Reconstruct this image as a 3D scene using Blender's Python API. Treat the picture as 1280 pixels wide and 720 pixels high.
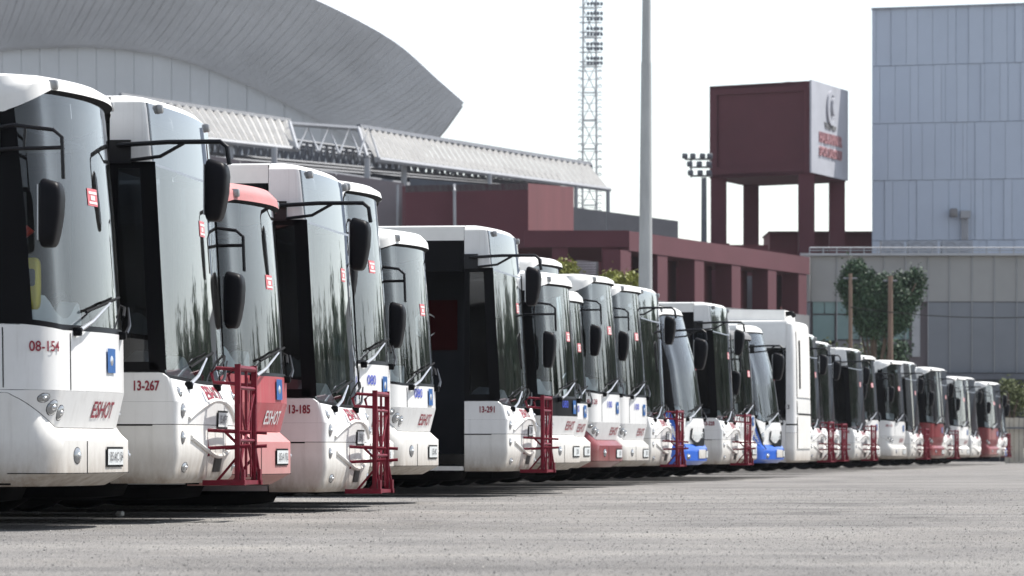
import bpy, math, random
from mathutils import Vector
R = math.radians
rnd = random.Random(7)
for o in list(bpy.data.objects): bpy.data.objects.remove(o)
scn = bpy.context.scene
COL = scn.collection
# ------------------------------------------------------------------ camera, sky, sun, exposure
F = 5333.0            # focal length in pixels of the 1280 px wide photograph
HZ = 563.0            # horizon row
HC = 0.545            # camera height
cam = bpy.data.cameras.new('camera'); camo = bpy.data.objects.new('camera', cam); COL.objects.link(camo)
camo.location = (0, 0, HC); camo.rotation_euler = (R(90), 0, 0)
cam.sensor_width = 36; cam.lens = F / 1280 * 36
cam.shift_y = (HZ - 360) / 1280
cam.clip_start = .5; cam.clip_end = 5000
cam.dof.use_dof = True; cam.dof.focus_distance = 36; cam.dof.aperture_fstop = 7
scn.camera = camo
SUN_AZ, SUN_EL = R(64), R(58)       # azimuth from +Y towards +X
w = bpy.data.worlds.new('World'); scn.world = w; w.use_nodes = True
nt = w.node_tree; bg = nt.nodes['Background']
sky = nt.nodes.new('ShaderNodeTexSky'); sky.sky_type = 'NISHITA'; sky.sun_disc = False
sky.sun_elevation = SUN_EL; sky.sun_rotation = SUN_AZ; sky.air_density = 1.0; sky.dust_density = .6; sky.ozone_density = 1
hs = nt.nodes.new('ShaderNodeHueSaturation'); hs.inputs['Saturation'].default_value = .5
nt.links.new(sky.outputs[0], hs.inputs['Color']); nt.links.new(hs.outputs[0], bg.inputs['Color'])
bg.inputs['Strength'].default_value = .145
sl = bpy.data.lights.new('sun', 'SUN'); slo = bpy.data.objects.new('sun', sl); COL.objects.link(slo)
sl.energy = 5.0; sl.angle = R(.5); sl.color = (1, .965, .91)
sd = Vector((math.sin(SUN_AZ) * math.cos(SUN_EL), math.cos(SUN_AZ) * math.cos(SUN_EL), math.sin(SUN_EL)))
slo.rotation_euler = sd.to_track_quat('Z', 'Y').to_euler(); slo.location = sd * 60
scn.view_settings.view_transform = 'Standard'; scn.view_settings.look = 'None'
scn.view_settings.exposure = .54; scn.view_settings.gamma = 1

# ------------------------------------------------------------------ materials
def mat(name, col, rough=.5, metal=0., var=0., vs=3., bump=0., bs=60., coat=0., spec=.5, stretch=None, dirt=0.):
    m = bpy.data.materials.new(name); m.use_nodes = True
    t = m.node_tree; p = t.nodes['Principled BSDF']
    p.inputs['Roughness'].default_value = rough; p.inputs['Metallic'].default_value = metal
    p.inputs['Coat Weight'].default_value = coat; p.inputs['Coat Roughness'].default_value = .08
    p.inputs['Specular IOR Level'].default_value = spec
    c4 = (*col, 1)
    p.inputs['Base Color'].default_value = c4
    if var or bump or dirt:
        tc = t.nodes.new('ShaderNodeTexCoord'); src = tc.outputs['Object']
        if stretch:
            mp = t.nodes.new('ShaderNodeMapping'); mp.inputs['Scale'].default_value = stretch
            t.links.new(src, mp.inputs['Vector']); src = mp.outputs['Vector']
    last = None
    if var:
        n = t.nodes.new('ShaderNodeTexNoise'); n.inputs['Scale'].default_value = vs; n.inputs['Detail'].default_value = 6; n.inputs['Roughness'].default_value = .65
        t.links.new(src, n.inputs['Vector'])
        r = t.nodes.new('ShaderNodeValToRGB'); r.color_ramp.elements[0].position = .32; r.color_ramp.elements[1].position = .68
        r.color_ramp.elements[0].color = (*[c * (1 - var) for c in col], 1); r.color_ramp.elements[1].color = (*[min(1, c * (1 + var * .6)) for c in col], 1)
        t.links.new(n.outputs['Fac'], r.inputs['Fac']); last = r.outputs['Color']
    if dirt:      # road film thrown up from the wheels: patchy, heavier low on the bodywork
        sp = t.nodes.new('ShaderNodeSeparateXYZ'); t.links.new(tc.outputs['Object'], sp.inputs[0])
        mr = t.nodes.new('ShaderNodeMapRange'); mr.inputs['From Min'].default_value = .27; mr.inputs['From Max'].default_value = .62
        mr.inputs['To Min'].default_value = 1; mr.inputs['To Max'].default_value = .12
        t.links.new(sp.outputs['Z'], mr.inputs['Value'])
        n2 = t.nodes.new('ShaderNodeTexNoise'); n2.inputs['Scale'].default_value = 5; n2.inputs['Detail'].default_value = 8; n2.inputs['Roughness'].default_value = .75
        mp2 = t.nodes.new('ShaderNodeMapping'); mp2.inputs['Scale'].default_value = (1.5, 1.5, .45)
        t.links.new(tc.outputs['Object'], mp2.inputs['Vector']); t.links.new(mp2.outputs['Vector'], n2.inputs['Vector'])
        mu = t.nodes.new('ShaderNodeMath'); mu.operation = 'MULTIPLY'
        t.links.new(mr.outputs[0], mu.inputs[0]); t.links.new(n2.outputs['Fac'], mu.inputs[1])
        mu2 = t.nodes.new('ShaderNodeMath'); mu2.operation = 'MULTIPLY'; mu2.inputs[1].default_value = dirt; mu2.use_clamp = True
        t.links.new(mu.outputs[0], mu2.inputs[0])
        mx = t.nodes.new('ShaderNodeMix'); mx.data_type = 'RGBA'
        t.links.new(mu2.outputs[0], mx.inputs['Factor'])
        if last: t.links.new(last, mx.inputs['A'])
        else: mx.inputs['A'].default_value = c4
        mx.inputs['B'].default_value = (.28, .23, .18, 1); last = mx.outputs['Result']
        # rain streaks and scuffs
        n3 = t.nodes.new('ShaderNodeTexNoise'); n3.inputs['Scale'].default_value = 4; n3.inputs['Detail'].default_value = 7; n3.inputs['Roughness'].default_value = .7
        mp3 = t.nodes.new('ShaderNodeMapping'); mp3.inputs['Scale'].default_value = (5, 5, .35)
        t.links.new(tc.outputs['Object'], mp3.inputs['Vector']); t.links.new(mp3.outputs['Vector'], n3.inputs['Vector'])
        r3_ = t.nodes.new('ShaderNodeMapRange'); r3_.inputs['From Min'].default_value = .52; r3_.inputs['From Max'].default_value = .8; r3_.inputs['To Max'].default_value = .34
        t.links.new(n3.outputs['Fac'], r3_.inputs['Value'])
        mx3 = t.nodes.new('ShaderNodeMix'); mx3.data_type = 'RGBA'; t.links.new(r3_.outputs[0], mx3.inputs['Factor']); t.links.new(last, mx3.inputs['A'])
        mx3.inputs['B'].default_value = (.33, .31, .28, 1); last = mx3.outputs['Result']
        rr = t.nodes.new('ShaderNodeMapRange'); rr.inputs['To Min'].default_value = rough; rr.inputs['To Max'].default_value = rough+.3
        t.links.new(n2.outputs['Fac'], rr.inputs['Value']); t.links.new(rr.outputs[0], p.inputs['Roughness'])
    if last: t.links.new(last, p.inputs['Base Color'])
    if bump:
        b = t.nodes.new('ShaderNodeTexNoise'); b.inputs['Scale'].default_value = bs; b.inputs['Detail'].default_value = 4
        t.links.new(src, b.inputs['Vector'])
        bn = t.nodes.new('ShaderNodeBump'); bn.inputs['Strength'].default_value = bump; bn.inputs['Distance'].default_value = .02
        t.links.new(b.outputs['Fac'], bn.inputs['Height']); t.links.new(bn.outputs[0], p.inputs['Normal'])
    return m
def glass(name, tint, ior=1.5, rough=.03, wav=.0):
    m = bpy.data.materials.new(name); m.use_nodes = True; t = m.node_tree; t.nodes.clear()
    o = t.nodes.new('ShaderNodeOutputMaterial'); tr = t.nodes.new('ShaderNodeBsdfTransparent'); tr.inputs[0].default_value = (*tint, 1)
    gl = t.nodes.new('ShaderNodeBsdfGlossy'); gl.inputs['Roughness'].default_value = rough; gl.inputs['Color'].default_value = (.95, .97, 1, 1)
    fr = t.nodes.new('ShaderNodeFresnel'); fr.inputs['IOR'].default_value = ior
    mx = t.nodes.new('ShaderNodeMixShader')
    a1 = t.nodes.new('ShaderNodeMath'); a1.operation = 'ADD'; a1.inputs[1].default_value = 1      # both faces of the pane: 2F / (1 + F)
    a2 = t.nodes.new('ShaderNodeMath'); a2.operation = 'DIVIDE'; a3 = t.nodes.new('ShaderNodeMath'); a3.operation = 'MULTIPLY'; a3.inputs[1].default_value = 2
    t.links.new(fr.outputs[0], a1.inputs[0]); t.links.new(fr.outputs[0], a2.inputs[0]); t.links.new(a1.outputs[0], a2.inputs[1]); t.links.new(a2.outputs[0], a3.inputs[0])
    t.links.new(a3.outputs[0], mx.inputs[0]); t.links.new(tr.outputs[0], mx.inputs[1]); t.links.new(gl.outputs[0], mx.inputs[2])
    # a thin dust film that the sun catches
    df = t.nodes.new('ShaderNodeBsdfDiffuse'); df.inputs[0].default_value = (.6, .6, .58, 1)
    mx2 = t.nodes.new('ShaderNodeMixShader'); tc = t.nodes.new('ShaderNodeTexCoord'); n = t.nodes.new('ShaderNodeTexNoise')
    mp = t.nodes.new('ShaderNodeMapping'); mp.inputs['Scale'].default_value = (1, 2.2, .5)
    n.inputs['Scale'].default_value = 3; n.inputs['Detail'].default_value = 6
    t.links.new(tc.outputs['Object'], mp.inputs['Vector']); t.links.new(mp.outputs['Vector'], n.inputs['Vector'])
    mr = t.nodes.new('ShaderNodeMapRange'); mr.inputs['From Min'].default_value = .3; mr.inputs['From Max'].default_value = .8; mr.inputs['To Min'].default_value = .0; mr.inputs['To Max'].default_value = .035
    t.links.new(n.outputs['Fac'], mr.inputs['Value']); t.links.new(mr.outputs[0], mx2.inputs[0])
    t.links.new(mx.outputs[0], mx2.inputs[1]); t.links.new(df.outputs[0], mx2.inputs[2]); t.links.new(mx2.outputs[0], o.inputs['Surface'])
    if wav:
        n3 = t.nodes.new('ShaderNodeTexNoise'); n3.inputs['Scale'].default_value = 1.3; n3.inputs['Detail'].default_value = 1
        t.links.new(tc.outputs['Object'], n3.inputs['Vector'])
        bn = t.nodes.new('ShaderNodeBump'); bn.inputs['Strength'].default_value = wav; bn.inputs['Distance'].default_value = .05
        t.links.new(n3.outputs['Fac'], bn.inputs['Height']); t.links.new(bn.outputs[0], gl.inputs['Normal'])
    return m
M = {}
M['white'] = mat('bus_white_paint', (.78, .78, .77), .32, var=.07, vs=1.6, coat=.3, dirt=1.5)
M['white2'] = mat('bus_roof_white', (.76, .75, .72), .42, var=.10, vs=2.2, coat=.15)
M['bump'] = mat('dull_white_fibreglass', (.74, .73, .70), .42, var=.09, vs=2.5, dirt=1.9)
M['red'] = mat('faded_red_paint', (.40, .055, .07), .38, var=.12, vs=2, coat=.2, dirt=.9)
M['pink'] = mat('sun_bleached_red_paint', (.50, .20, .20), .5, var=.12, vs=2.5, dirt=.9)
M['dred'] = mat('dark_red_paint', (.19, .010, .018), .35, var=.12, vs=2, coat=.3, dirt=.7)
M['blue'] = mat('bright_blue_paint', (.012, .11, .55), .32, var=.06, vs=2, coat=.4)
M['black'] = mat('black_trim', (.004, .004, .005), .45, var=.2, vs=3, spec=.10)
M['rub'] = mat('black_rubber', (.007, .007, .008), .75, var=.25, vs=5, spec=.12)
M['mirror'] = mat('mirror_housing_plastic', (.004, .004, .006), .45, var=.25, vs=6, spec=.14)
M['pipe'] = mat('black_enamelled_tube', (.008, .008, .01), .4, var=.3, vs=12, spec=.3)
M['rack'] = mat('dark_red_enamel', (.15, .005, .018), .5, var=.3, vs=9, spec=.25)
M['chrome'] = mat('worn_aluminium', (.62, .63, .64), .32, .8, var=.15, vs=9)
M['dash'] = mat('pale_grey_dashboard', (.62, .62, .60), .35, var=.10, vs=4)
M['inner'] = mat('dark_interior_lining', (.022, .023, .027), .85, var=.2, vs=2, spec=.15)
M['floor'] = mat('underbody_shade_black', (.005, .005, .0055), .95, var=.3, vs=3, spec=.05)  # underbody kept near black: shade below the bus is in the colour
M['seat'] = mat('blue_seat_fabric', (.05, .08, .20), .9, var=.2, vs=14)
M['lamp'] = mat('headlamp_lens', (.32, .33, .34), .12, .55, var=.25, vs=18, coat=.8)
M['num'] = mat('dark_red_lettering', (.23, .012, .03), .5, var=.15, vs=15)
M['numb'] = mat('blue_lettering', (.03, .06, .45), .5, var=.1, vs=15)
M['numd'] = mat('grey_lettering', (.06, .06, .07), .5, var=.1, vs=15)
M['plate'] = mat('number_plate_white', (.62, .64, .64), .4, var=.1, vs=25)
M['emb'] = mat('blue_emblem', (.03, .14, .42), .3, .3, var=.15, vs=15)
M['sticker'] = mat('red_sticker', (.62, .15, .17), .5, var=.2, vs=40)
M['stickw'] = mat('sticker_white_ink', (.8, .7, .68), .5, var=.1, vs=40)
M['yellow'] = mat('yellow_plastic', (.62, .48, .03), .4, var=.1, vs=8)
M['orange'] = mat('red_handrail', (.50, .05, .03), .35, var=.1, vs=8)
M['paper'] = mat('white_paper', (.75, .75, .75), .8, var=.06, vs=9)
M['wind'] = glass('windscreen_glass', (.80, .87, .90), ior=1.36, wav=.05)
M['tint'] = glass('tinted_side_glass', (.10, .115, .13), ior=1.35, wav=.1)
M['dest'] = glass('destination_glass', (.42, .46, .48), wav=.12)
M['rim'] = mat('steel_rim', (.35, .35, .35), .45, .6, var=.25, vs=9)
M['flag'] = mat('flag_red_cloth', (.03, .002, .003), .95, var=.1, vs=4, spec=.1)
M['maroon'] = mat('maroon_render', (.092, .026, .035), .85, var=.13, vs=.35, bump=.15, bs=4)
M['maroon2'] = mat('weathered_plaster_paler', (.12, .034, .040), .9, var=.2, vs=.5, stretch=(1, 1, .35))  # streaked paler maroon; on the block's end wall it carries the sunlight
M['conc'] = mat('grey_concrete', (.20, .20, .205), .9, var=.18, vs=.5)
M['conc2'] = mat('mauve_grey_concrete', (.19, .165, .175), .9, var=.15, vs=.4)
M['pole'] = mat('galvanised_pole', (.36, .37, .37), .6, .2, var=.25, vs=1.2, stretch=(1, 1, .25))
M['zinc'] = mat('grey_zinc_roof', (.54, .57, .62), .5, .0, var=.16, vs=.12, stretch=(1, 1, 1))
M['zincl'] = mat('pale_metal_cladding', (.60, .635, .68), .5, .0, var=.08, vs=.2)
M['sheet'] = mat('white_corrugated_sheet', (.44, .43, .41), .55, var=.12, vs=.8)
M['steel'] = mat('white_steelwork', (.30, .31, .33), .55, .1, var=.12, vs=2)
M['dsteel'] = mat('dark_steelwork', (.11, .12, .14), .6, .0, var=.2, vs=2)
M['dark'] = mat('shaded_wall_black', (.02, .022, .028), .9, var=.2, vs=1)  # near black: the shade on these walls is put into the colour
M['bluec'] = mat('blue_grey_cladding', (.41, .47, .56), .5, .0, var=.05, vs=.25)
M['bluec2'] = mat('blue_grey_cladding_b', (.425, .485, .575), .5, .0, var=.05, vs=.25)
M['greyc'] = mat('grey_cladding', (.32, .32, .31), .75, .0, var=.10, vs=.3)
M['greyd'] = mat('blue_grey_mesh_cladding', (.20, .215, .235), .75, var=.10, vs=.3)
M['greyj'] = mat('pale_joint_strip', (.40, .41, .42), .6, var=.1, vs=1)
M['gglass'] = mat('greenish_glazing', (.17, .26, .26), .25, .1, var=.15, vs=.3)
M['acu'] = mat('grey_air_unit', (.26, .29, .33), .5, .2, var=.12, vs=1)
M['signw'] = mat('sign_board_white', (.42, .43, .47), .55, var=.12, vs=.6)
M['signr'] = mat('sign_letters_red', (.38, .20, .21), .5, var=.3, vs=3)
M['wood'] = mat('weathered_timber_pole', (.20, .135, .10), .9, var=.3, vs=2, stretch=(4, 4, .3))
M['bark'] = mat('bark', (.12, .085, .06), .95, var=.35, vs=5, bump=.5, bs=12)
M['leaf'] = mat('dark_green_leaves', (.03, .07, .028), .6, var=.4, vs=.9)
M['leafy'] = mat('yellow_green_leaves', (.22, .23, .03), .6, var=.35, vs=.9)
M['leafo'] = mat('olive_leaves', (.10, .12, .035), .65, var=.35, vs=.9)
M['cream'] = mat('cream_boards', (.50, .46, .38), .8, var=.15, vs=2)
M['louv'] = mat('pale_louvre', (.58, .60, .62), .5, var=.08, vs=2)

def asphalt():
    m = bpy.data.materials.new('worn_pale_asphalt'); m.use_nodes = True; t = m.node_tree; p = t.nodes['Principled BSDF']
    p.inputs['Roughness'].default_value = .88; p.inputs['Specular IOR Level'].default_value = .3
    g = t.nodes.new('ShaderNodeNewGeometry')
    def noise(sc, det, vec=None, ro=.6):
        n = t.nodes.new('ShaderNodeTexNoise'); n.inputs['Scale'].default_value = sc; n.inputs['Detail'].default_value = det; n.inputs['Roughness'].default_value = ro
        t.links.new(vec or g.outputs['Position'], n.inputs['Vector']); return n.outputs['Fac']
    def mapping(s, rot=0):
        mp = t.nodes.new('ShaderNodeMapping'); mp.inputs['Scale'].default_value = s; mp.inputs['Rotation'].default_value = (0, 0, rot)
        t.links.new(g.outputs['Position'], mp.inputs['Vector']); return mp.outputs['Vector']
    def ramp(f, stops):
        r = t.nodes.new('ShaderNodeValToRGB'); e = r.color_ramp.elements
        e[0].position, e[0].color = stops[0][0], (*stops[0][1], 1); e[1].position, e[1].color = stops[-1][0], (*stops[-1][1], 1)
        for a, c in stops[1:-1]: k = e.new(a); k.color = (*c, 1)
        t.links.new(f, r.inputs['Fac']); return r.outputs['Color']
    def mix(mode, fac, a, b):
        x = t.nodes.new('ShaderNodeMix'); x.data_type = 'RGBA'; x.blend_type = mode; x.inputs['Factor'].default_value = fac
        t.links.new(a, x.inputs['A']); t.links.new(b, x.inputs['B']); return x.outputs['Result']
    base = ramp(noise(.28, 5), [(.3, (.165, .158, .152)), (.5, (.222, .213, .205)), (.7, (.28, .27, .256))])
    # aggregate: each stone its own tone
    v = t.nodes.new('ShaderNodeTexVoronoi'); v.inputs['Scale'].default_value = 70; t.links.new(g.outputs['Position'], v.inputs['Vector'])
    agg = ramp(v.outputs['Color'], [(.0, (.62, .61, .60)), (.5, (1, 1, 1)), (1, (1.3, 1.28, 1.26))])
    c = mix('MULTIPLY', .75, base, agg)
    # tyre-polished tracks and old patches, running along the yard
    tr = ramp(noise(1.0, 4, mapping((.10, .55, 1), R(-8))), [(.36, (.80, .80, .81)), (.5, (1, 1, 1)), (.64, (1.12, 1.11, 1.09))])
    c = mix('MULTIPLY', .85, c, tr)
    oil = ramp(noise(.5, 3, mapping((1, .35, 1))), [(.27, (.5, .5, .51)), (.40, (1, 1, 1)), (1, (1, 1, 1))])
    c = mix('MULTIPLY', .8, c, oil)
    grit = ramp(noise(26, 6, ro=.8), [(.30, (.5, .5, .5)), (.5, (1, 1, 1)), (.70, (1.45, 1.43, 1.40))])
    c = mix('MULTIPLY', .8, c, grit)
    pt = ramp(noise(1.7, 6, mapping((.6, .25, 1)), ro=.7), [(.30, (.70, .69, .68)), (.48, (1, 1, 1)), (.7, (1.12, 1.10, 1.06))])
    c = mix('MULTIPLY', .7, c, pt)
    t.links.new(c, p.inputs['Base Color'])
    a = t.nodes.new('ShaderNodeMath'); a.operation = 'MULTIPLY_ADD'; a.inputs[1].default_value = .6
    t.links.new(v.outputs['Distance'], a.inputs[0]); t.links.new(noise(16, 5, ro=.75), a.inputs[2])
    bn = t.nodes.new('ShaderNodeBump'); bn.inputs['Strength'].default_value = 1; bn.inputs['Distance'].default_value = .02
    t.links.new(a.outputs[0], bn.inputs['Height']); t.links.new(bn.outputs[0], p.inputs['Normal'])
    return m
M['asphalt'] = asphalt()

# ------------------------------------------------------------------ mesh helpers
class MB:
    def __init__(s): s.v = []; s.f = []
    def add(s, vs, fs):
        b = len(s.v); s.v += [tuple(v) for v in vs]; s.f += [tuple(b + i for i in f) for f in fs]; return s
    def box(s, x0, x1, y0, y1, z0, z1):
        return s.add([(x0,y0,z0),(x1,y0,z0),(x1,y1,z0),(x0,y1,z0),(x0,y0,z1),(x1,y0,z1),(x1,y1,z1),(x0,y1,z1)],
                     [(3,2,1,0),(4,5,6,7),(0,1,5,4),(1,2,6,5),(2,3,7,6),(3,0,4,7)])
    def rbox(s, x0, x1, y0, y1, z0, z1, e=.3, n=8):      # rounded pillow box (superellipsoid)
        c = ((x0+x1)/2, (y0+y1)/2, (z0+z1)/2); h = ((x1-x0)/2, (y1-y0)/2, (z1-z0)/2)
        sg = lambda a: math.copysign(abs(a) ** e, a)
        vs = [(c[0]+h[0]*sg(math.cos(-math.pi/2+math.pi*i/n))*sg(math.cos(2*math.pi*j/(2*n))),
               c[1]+h[1]*sg(math.cos(-math.pi/2+math.pi*i/n))*sg(math.sin(2*math.pi*j/(2*n))),
               c[2]+h[2]*sg(math.sin(-math.pi/2+math.pi*i/n))) for i in range(1, n) for j in range(2*n)]
        m = 2*n; fs = [(i*m+j, i*m+(j+1) % m, (i+1)*m+(j+1) % m, (i+1)*m+j) for i in range(n-2) for j in range(m)]
        fs.append(tuple(reversed(range(m)))); fs.append(tuple((n-2)*m+j for j in range(m)))
        return s.add(vs, fs)
    def tube(s, pts, r, n=8):
        pts = [Vector(p) for p in pts]; rs = r if isinstance(r, (list, tuple)) else [r]*len(pts); vs = []
        for i, p in enumerate(pts):
            a = pts[max(i-1, 0)]; b = pts[min(i+1, len(pts)-1)]; d = (b-a).normalized()
            u = d.cross(Vector((0, 0, 1))) if abs(d.z) < .95 else d.cross(Vector((1, 0, 0)))
            u.normalize(); q = d.cross(u)
            vs += [p + (u*math.cos(2*math.pi*k/n) + q*math.sin(2*math.pi*k/n))*rs[i] for k in range(n)]
        fs = [(i*n+k, i*n+(k+1) % n, (i+1)*n+(k+1) % n, (i+1)*n+k) for i in range(len(pts)-1) for k in range(n)]
        fs.append(tuple(range(n))[::-1]); fs.append(tuple((len(pts)-1)*n+k for k in range(n)))
        return s.add(vs, fs)
    def prism(s, front, back):
        n = len(front)
        return s.add(list(front)+list(back), [tuple(range(n)), tuple(range(2*n-1, n-1, -1))] + [(i, n+i, n+(i+1) % n, (i+1) % n) for i in range(n)])
    def grid(s, rows):
        m = len(rows[0])
        return s.add([p for r in rows for p in r], [(i*m+j, i*m+j+1, (i+1)*m+j+1, (i+1)*m+j) for i in range(len(rows)-1) for j in range(m-1)])
    def lathe(s, prof, c, n=20):      # axis along y, prof = (radius, y)
        vs = [(c[0]+r*math.cos(2*math.pi*k/n), c[1]+y, c[2]+r*math.sin(2*math.pi*k/n)) for r, y in prof for k in range(n)]
        return s.add(vs, [(i*n+k, i*n+(k+1) % n, (i+1)*n+(k+1) % n, (i+1)*n+k) for i in range(len(prof)-1) for k in range(n)])
    def mesh(s, name, m, sharp=38):
        me = bpy.data.meshes.new(name); me.from_pydata(s.v, [], s.f); me.materials.append(m)
        me.polygons.foreach_set('use_smooth', [True]*len(me.polygons)); me.update(); me.set_sharp_from_angle(angle=R(sharp))
        return me
    def build(s, name, m, parent=None, sharp=38):
        return obj(name, s.mesh(name, m, sharp), parent)
def obj(name, me, parent=None, m=None, loc=None):
    o = bpy.data.objects.new(name, me); COL.objects.link(o); o.parent = parent
    if m is not None:
        o.material_slots[0].link = 'OBJECT'; o.material_slots[0].material = m
    if loc: o.location = loc
    return o
def tag(o, label=None, cat=None, group=None, kind=None):
    if label: o['label'] = label
    if cat: o['category'] = cat
    if group: o['group'] = group
    if kind: o['kind'] = kind
    return o
def empty(name, loc, rz=0):
    o = bpy.data.objects.new(name, None); COL.objects.link(o); o.location = loc; o.rotation_euler = (0, 0, rz); o.empty_display_size = .3
    return o
_tc = {}
def text_verts(body, size, bold=0.012, shear=0, sx=1):
    k = (body, size, bold, shear, sx)
    if k not in _tc:
        cu = bpy.data.curves.new('t', 'FONT'); cu.body = body; cu.size = size; cu.align_x = 'CENTER'; cu.align_y = 'CENTER'; cu.offset = bold*size; cu.shear = shear; cu.resolution_u = 3
        o = bpy.data.objects.new('t', cu); COL.objects.link(o); bpy.context.view_layer.update()
        me = bpy.data.meshes.new_from_object(o.evaluated_get(bpy.context.evaluated_depsgraph_get()))
        _tc[k] = ([(v.co.x*sx, v.co.y) for v in me.vertices], [tuple(p.vertices) for p in me.polygons])
        bpy.data.objects.remove(o); bpy.data.curves.remove(cu); bpy.data.meshes.remove(me)
    return _tc[k]
def W(px, py, D): return Vector(((px-640)/F*D, D, HC+(HZ-py)/F*D))

# ------------------------------------------------------------------ ground
me = MB().grid([[(x, y, 0) for x in (-420, -60, -20, 0, 20, 60, 420)] for y in (-60, 0, 20, 60, 200, 480)]).build('ground', M['asphalt'])
tag(me, kind='structure')

# ------------------------------------------------------------------ bus nose geometry
# level: z at front centre, z at side, front x, bulge, corner radius, half width
WB = 1.225
NS, NCN, NF = 5, 8, 8
def lv(zc, zs, xf, b, r, w=WB): return (zc, zs, xf, b, r, w)
TY = {}
TY['A'] = dict(xs=-.60, lev=[lv(.30,.30,-.16,.15,.24,1.17), lv(.385,.385,0,.15,.24), lv(.615,.615,0,.15,.24), lv(.695,.935,-.09,.15,.24), lv(.945,.95,-.03,.15,.24),
    lv(1.355,1.395,-.035,.15,.24), lv(1.40,1.44,-.045,.15,.24), lv(2.2,2.2,-.10,.15,.24), lv(2.97,2.80,-.17,.15,.24), lv(2.995,2.83,-.115,.15,.24), lv(3.05,2.98,-.13,.15,.24), lv(3.09,3.07,-.20,.15,.24,1.19), lv(3.11,3.10,-.36,.15,.24,1.06)],
    bumper=(0,3), band=(3,4), panel=(4,5), glass=(6,8), cap=(9,12), jw=7)
TY['L'] = dict(xs=-.60, lev=[lv(.30,.30,-.16,.15,.24,1.17), lv(.385,.385,0,.15,.24), lv(.655,.655,0,.15,.24), lv(.735,.96,-.09,.15,.24), lv(.97,.975,-.03,.15,.24),
    lv(1.19,1.22,-.035,.15,.24), lv(1.225,1.255,-.045,.15,.24), lv(1.9,1.9,-.09,.15,.24), lv(2.60,2.50,-.145,.15,.24), lv(2.625,2.53,-.10,.15,.24), lv(2.70,2.66,-.115,.15,.24), lv(2.765,2.74,-.18,.15,.24,1.19), lv(2.79,2.78,-.34,.15,.24,1.06)],
    bumper=(0,3), band=(3,4), panel=(4,5), glass=(6,8), cap=(9,12), jw=7)
TY['B'] = dict(xs=-.56, flat=1, lev=[lv(.30,.30,-.04,.08,.05,1.2), lv(.345,.345,.0,.08,.05), lv(.52,.52,.035,.08,.05), lv(.735,.735,.03,.08,.05), lv(.90,.90,.035,.08,.05), lv(.985,1.09,-.01,.08,.05),
    lv(1.045,1.12,-.055,.08,.05), lv(1.075,1.14,-.06,.08,.05), lv(2.62,2.68,-.15,.08,.05), lv(2.64,2.70,-.152,.08,.05), lv(3.05,3.07,-.19,.08,.05), lv(3.11,3.12,-.20,.08,.05), lv(3.16,3.16,-.25,.08,.05,1.19), lv(3.18,3.18,-.36,.08,.05,1.1)],
    bumper=(0,3), band=(3,4), panel=(4,6), glass=(7,8), dest=(9,10), cap=(11,13), jw=10)
TY['C'] = dict(xs=-.75, lev=[lv(.30,.30,-.12,.20,.32,1.18), lv(.37,.37,0,.20,.32), lv(.58,.58,0,.20,.32), lv(.65,.66,-.05,.20,.32), lv(.95,1.05,-.05,.20,.32), lv(1.08,1.22,-.07,.20,.32),
    lv(1.11,1.25,-.08,.20,.32), lv(2.0,2.0,-.20,.20,.32), lv(2.82,2.70,-.42,.20,.32), lv(2.85,2.73,-.42,.20,.32), lv(2.93,2.9,-.46,.20,.32), lv(2.98,2.97,-.55,.20,.32,1.18), lv(3.0,3.0,-.72,.20,.32,1.05)],
    bumper=(0,3), band=(3,4), panel=(4,5), glass=(6,8), cap=(9,12), jw=9)
TY['D'] = dict(xs=-.22, lev=[lv(.30,.30,-.04,.03,.12,1.2), lv(.34,.34,0,.03,.12), lv(.52,.52,0,.03,.12), lv(.90,.90,0,.03,.12), lv(1.0,1.0,0,.03,.12), lv(1.05,1.05,0,.03,.12),
    lv(1.08,1.08,0,.03,.12), lv(2.6,2.6,-.02,.03,.12), lv(3.05,3.05,-.04,.03,.12), lv(3.07,3.07,-.045,.03,.12), lv(3.10,3.10,-.05,.03,.12), lv(3.16,3.16,-.09,.03,.12,1.19), lv(3.18,3.18,-.2,.03,.12,1.1)],
    bumper=(0,3), band=(3,4), panel=(4,5), glass=(6,8), cap=(9,12), jw=9)
def outline(T, L, off=0.):
    ts, tn = (NS, 2*NF) if T.get('flat') else (NS-2, NCN+3)
    zc, zs, xf, b, r, w_ = L; w_ = w_ - off; xf = xf - off; xc = xf - b
    h = []
    for k in range(NS): h.append((T['xs'] + (xc-r-T['xs'])*k/NS, -w_))
    for k in range(NCN):
        a = -math.pi/2 + math.pi/2*k/NCN; h.append((xc-r+r*math.cos(a), -(w_-r)+r*math.sin(a)))
    q = w_-r
    for k in range(NF+1):
        y = -q + q*k/NF; h.append((xc + b*(1-(y/q)**2), y))
    n = len(h); out = []
    full = h + [(x, -y) for x, y in reversed(h[:-1])]
    for j, (x, y) in enumerate(full):
        jj = min(j, len(full)-1-j); t = max(0, min(1, (jj-ts)/tn)); t = t*t*(3-2*t)
        out.append(Vector((x, y, zs + (zc-zs)*t)))
    return out
NJ = 2*(NS+NCN+NF)+1
for T in TY.values():
    T['rows'] = [outline(T, L) for L in T['lev']]
    T['irow'] = [outline(T, L, .018) for L in T['lev']]
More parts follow.
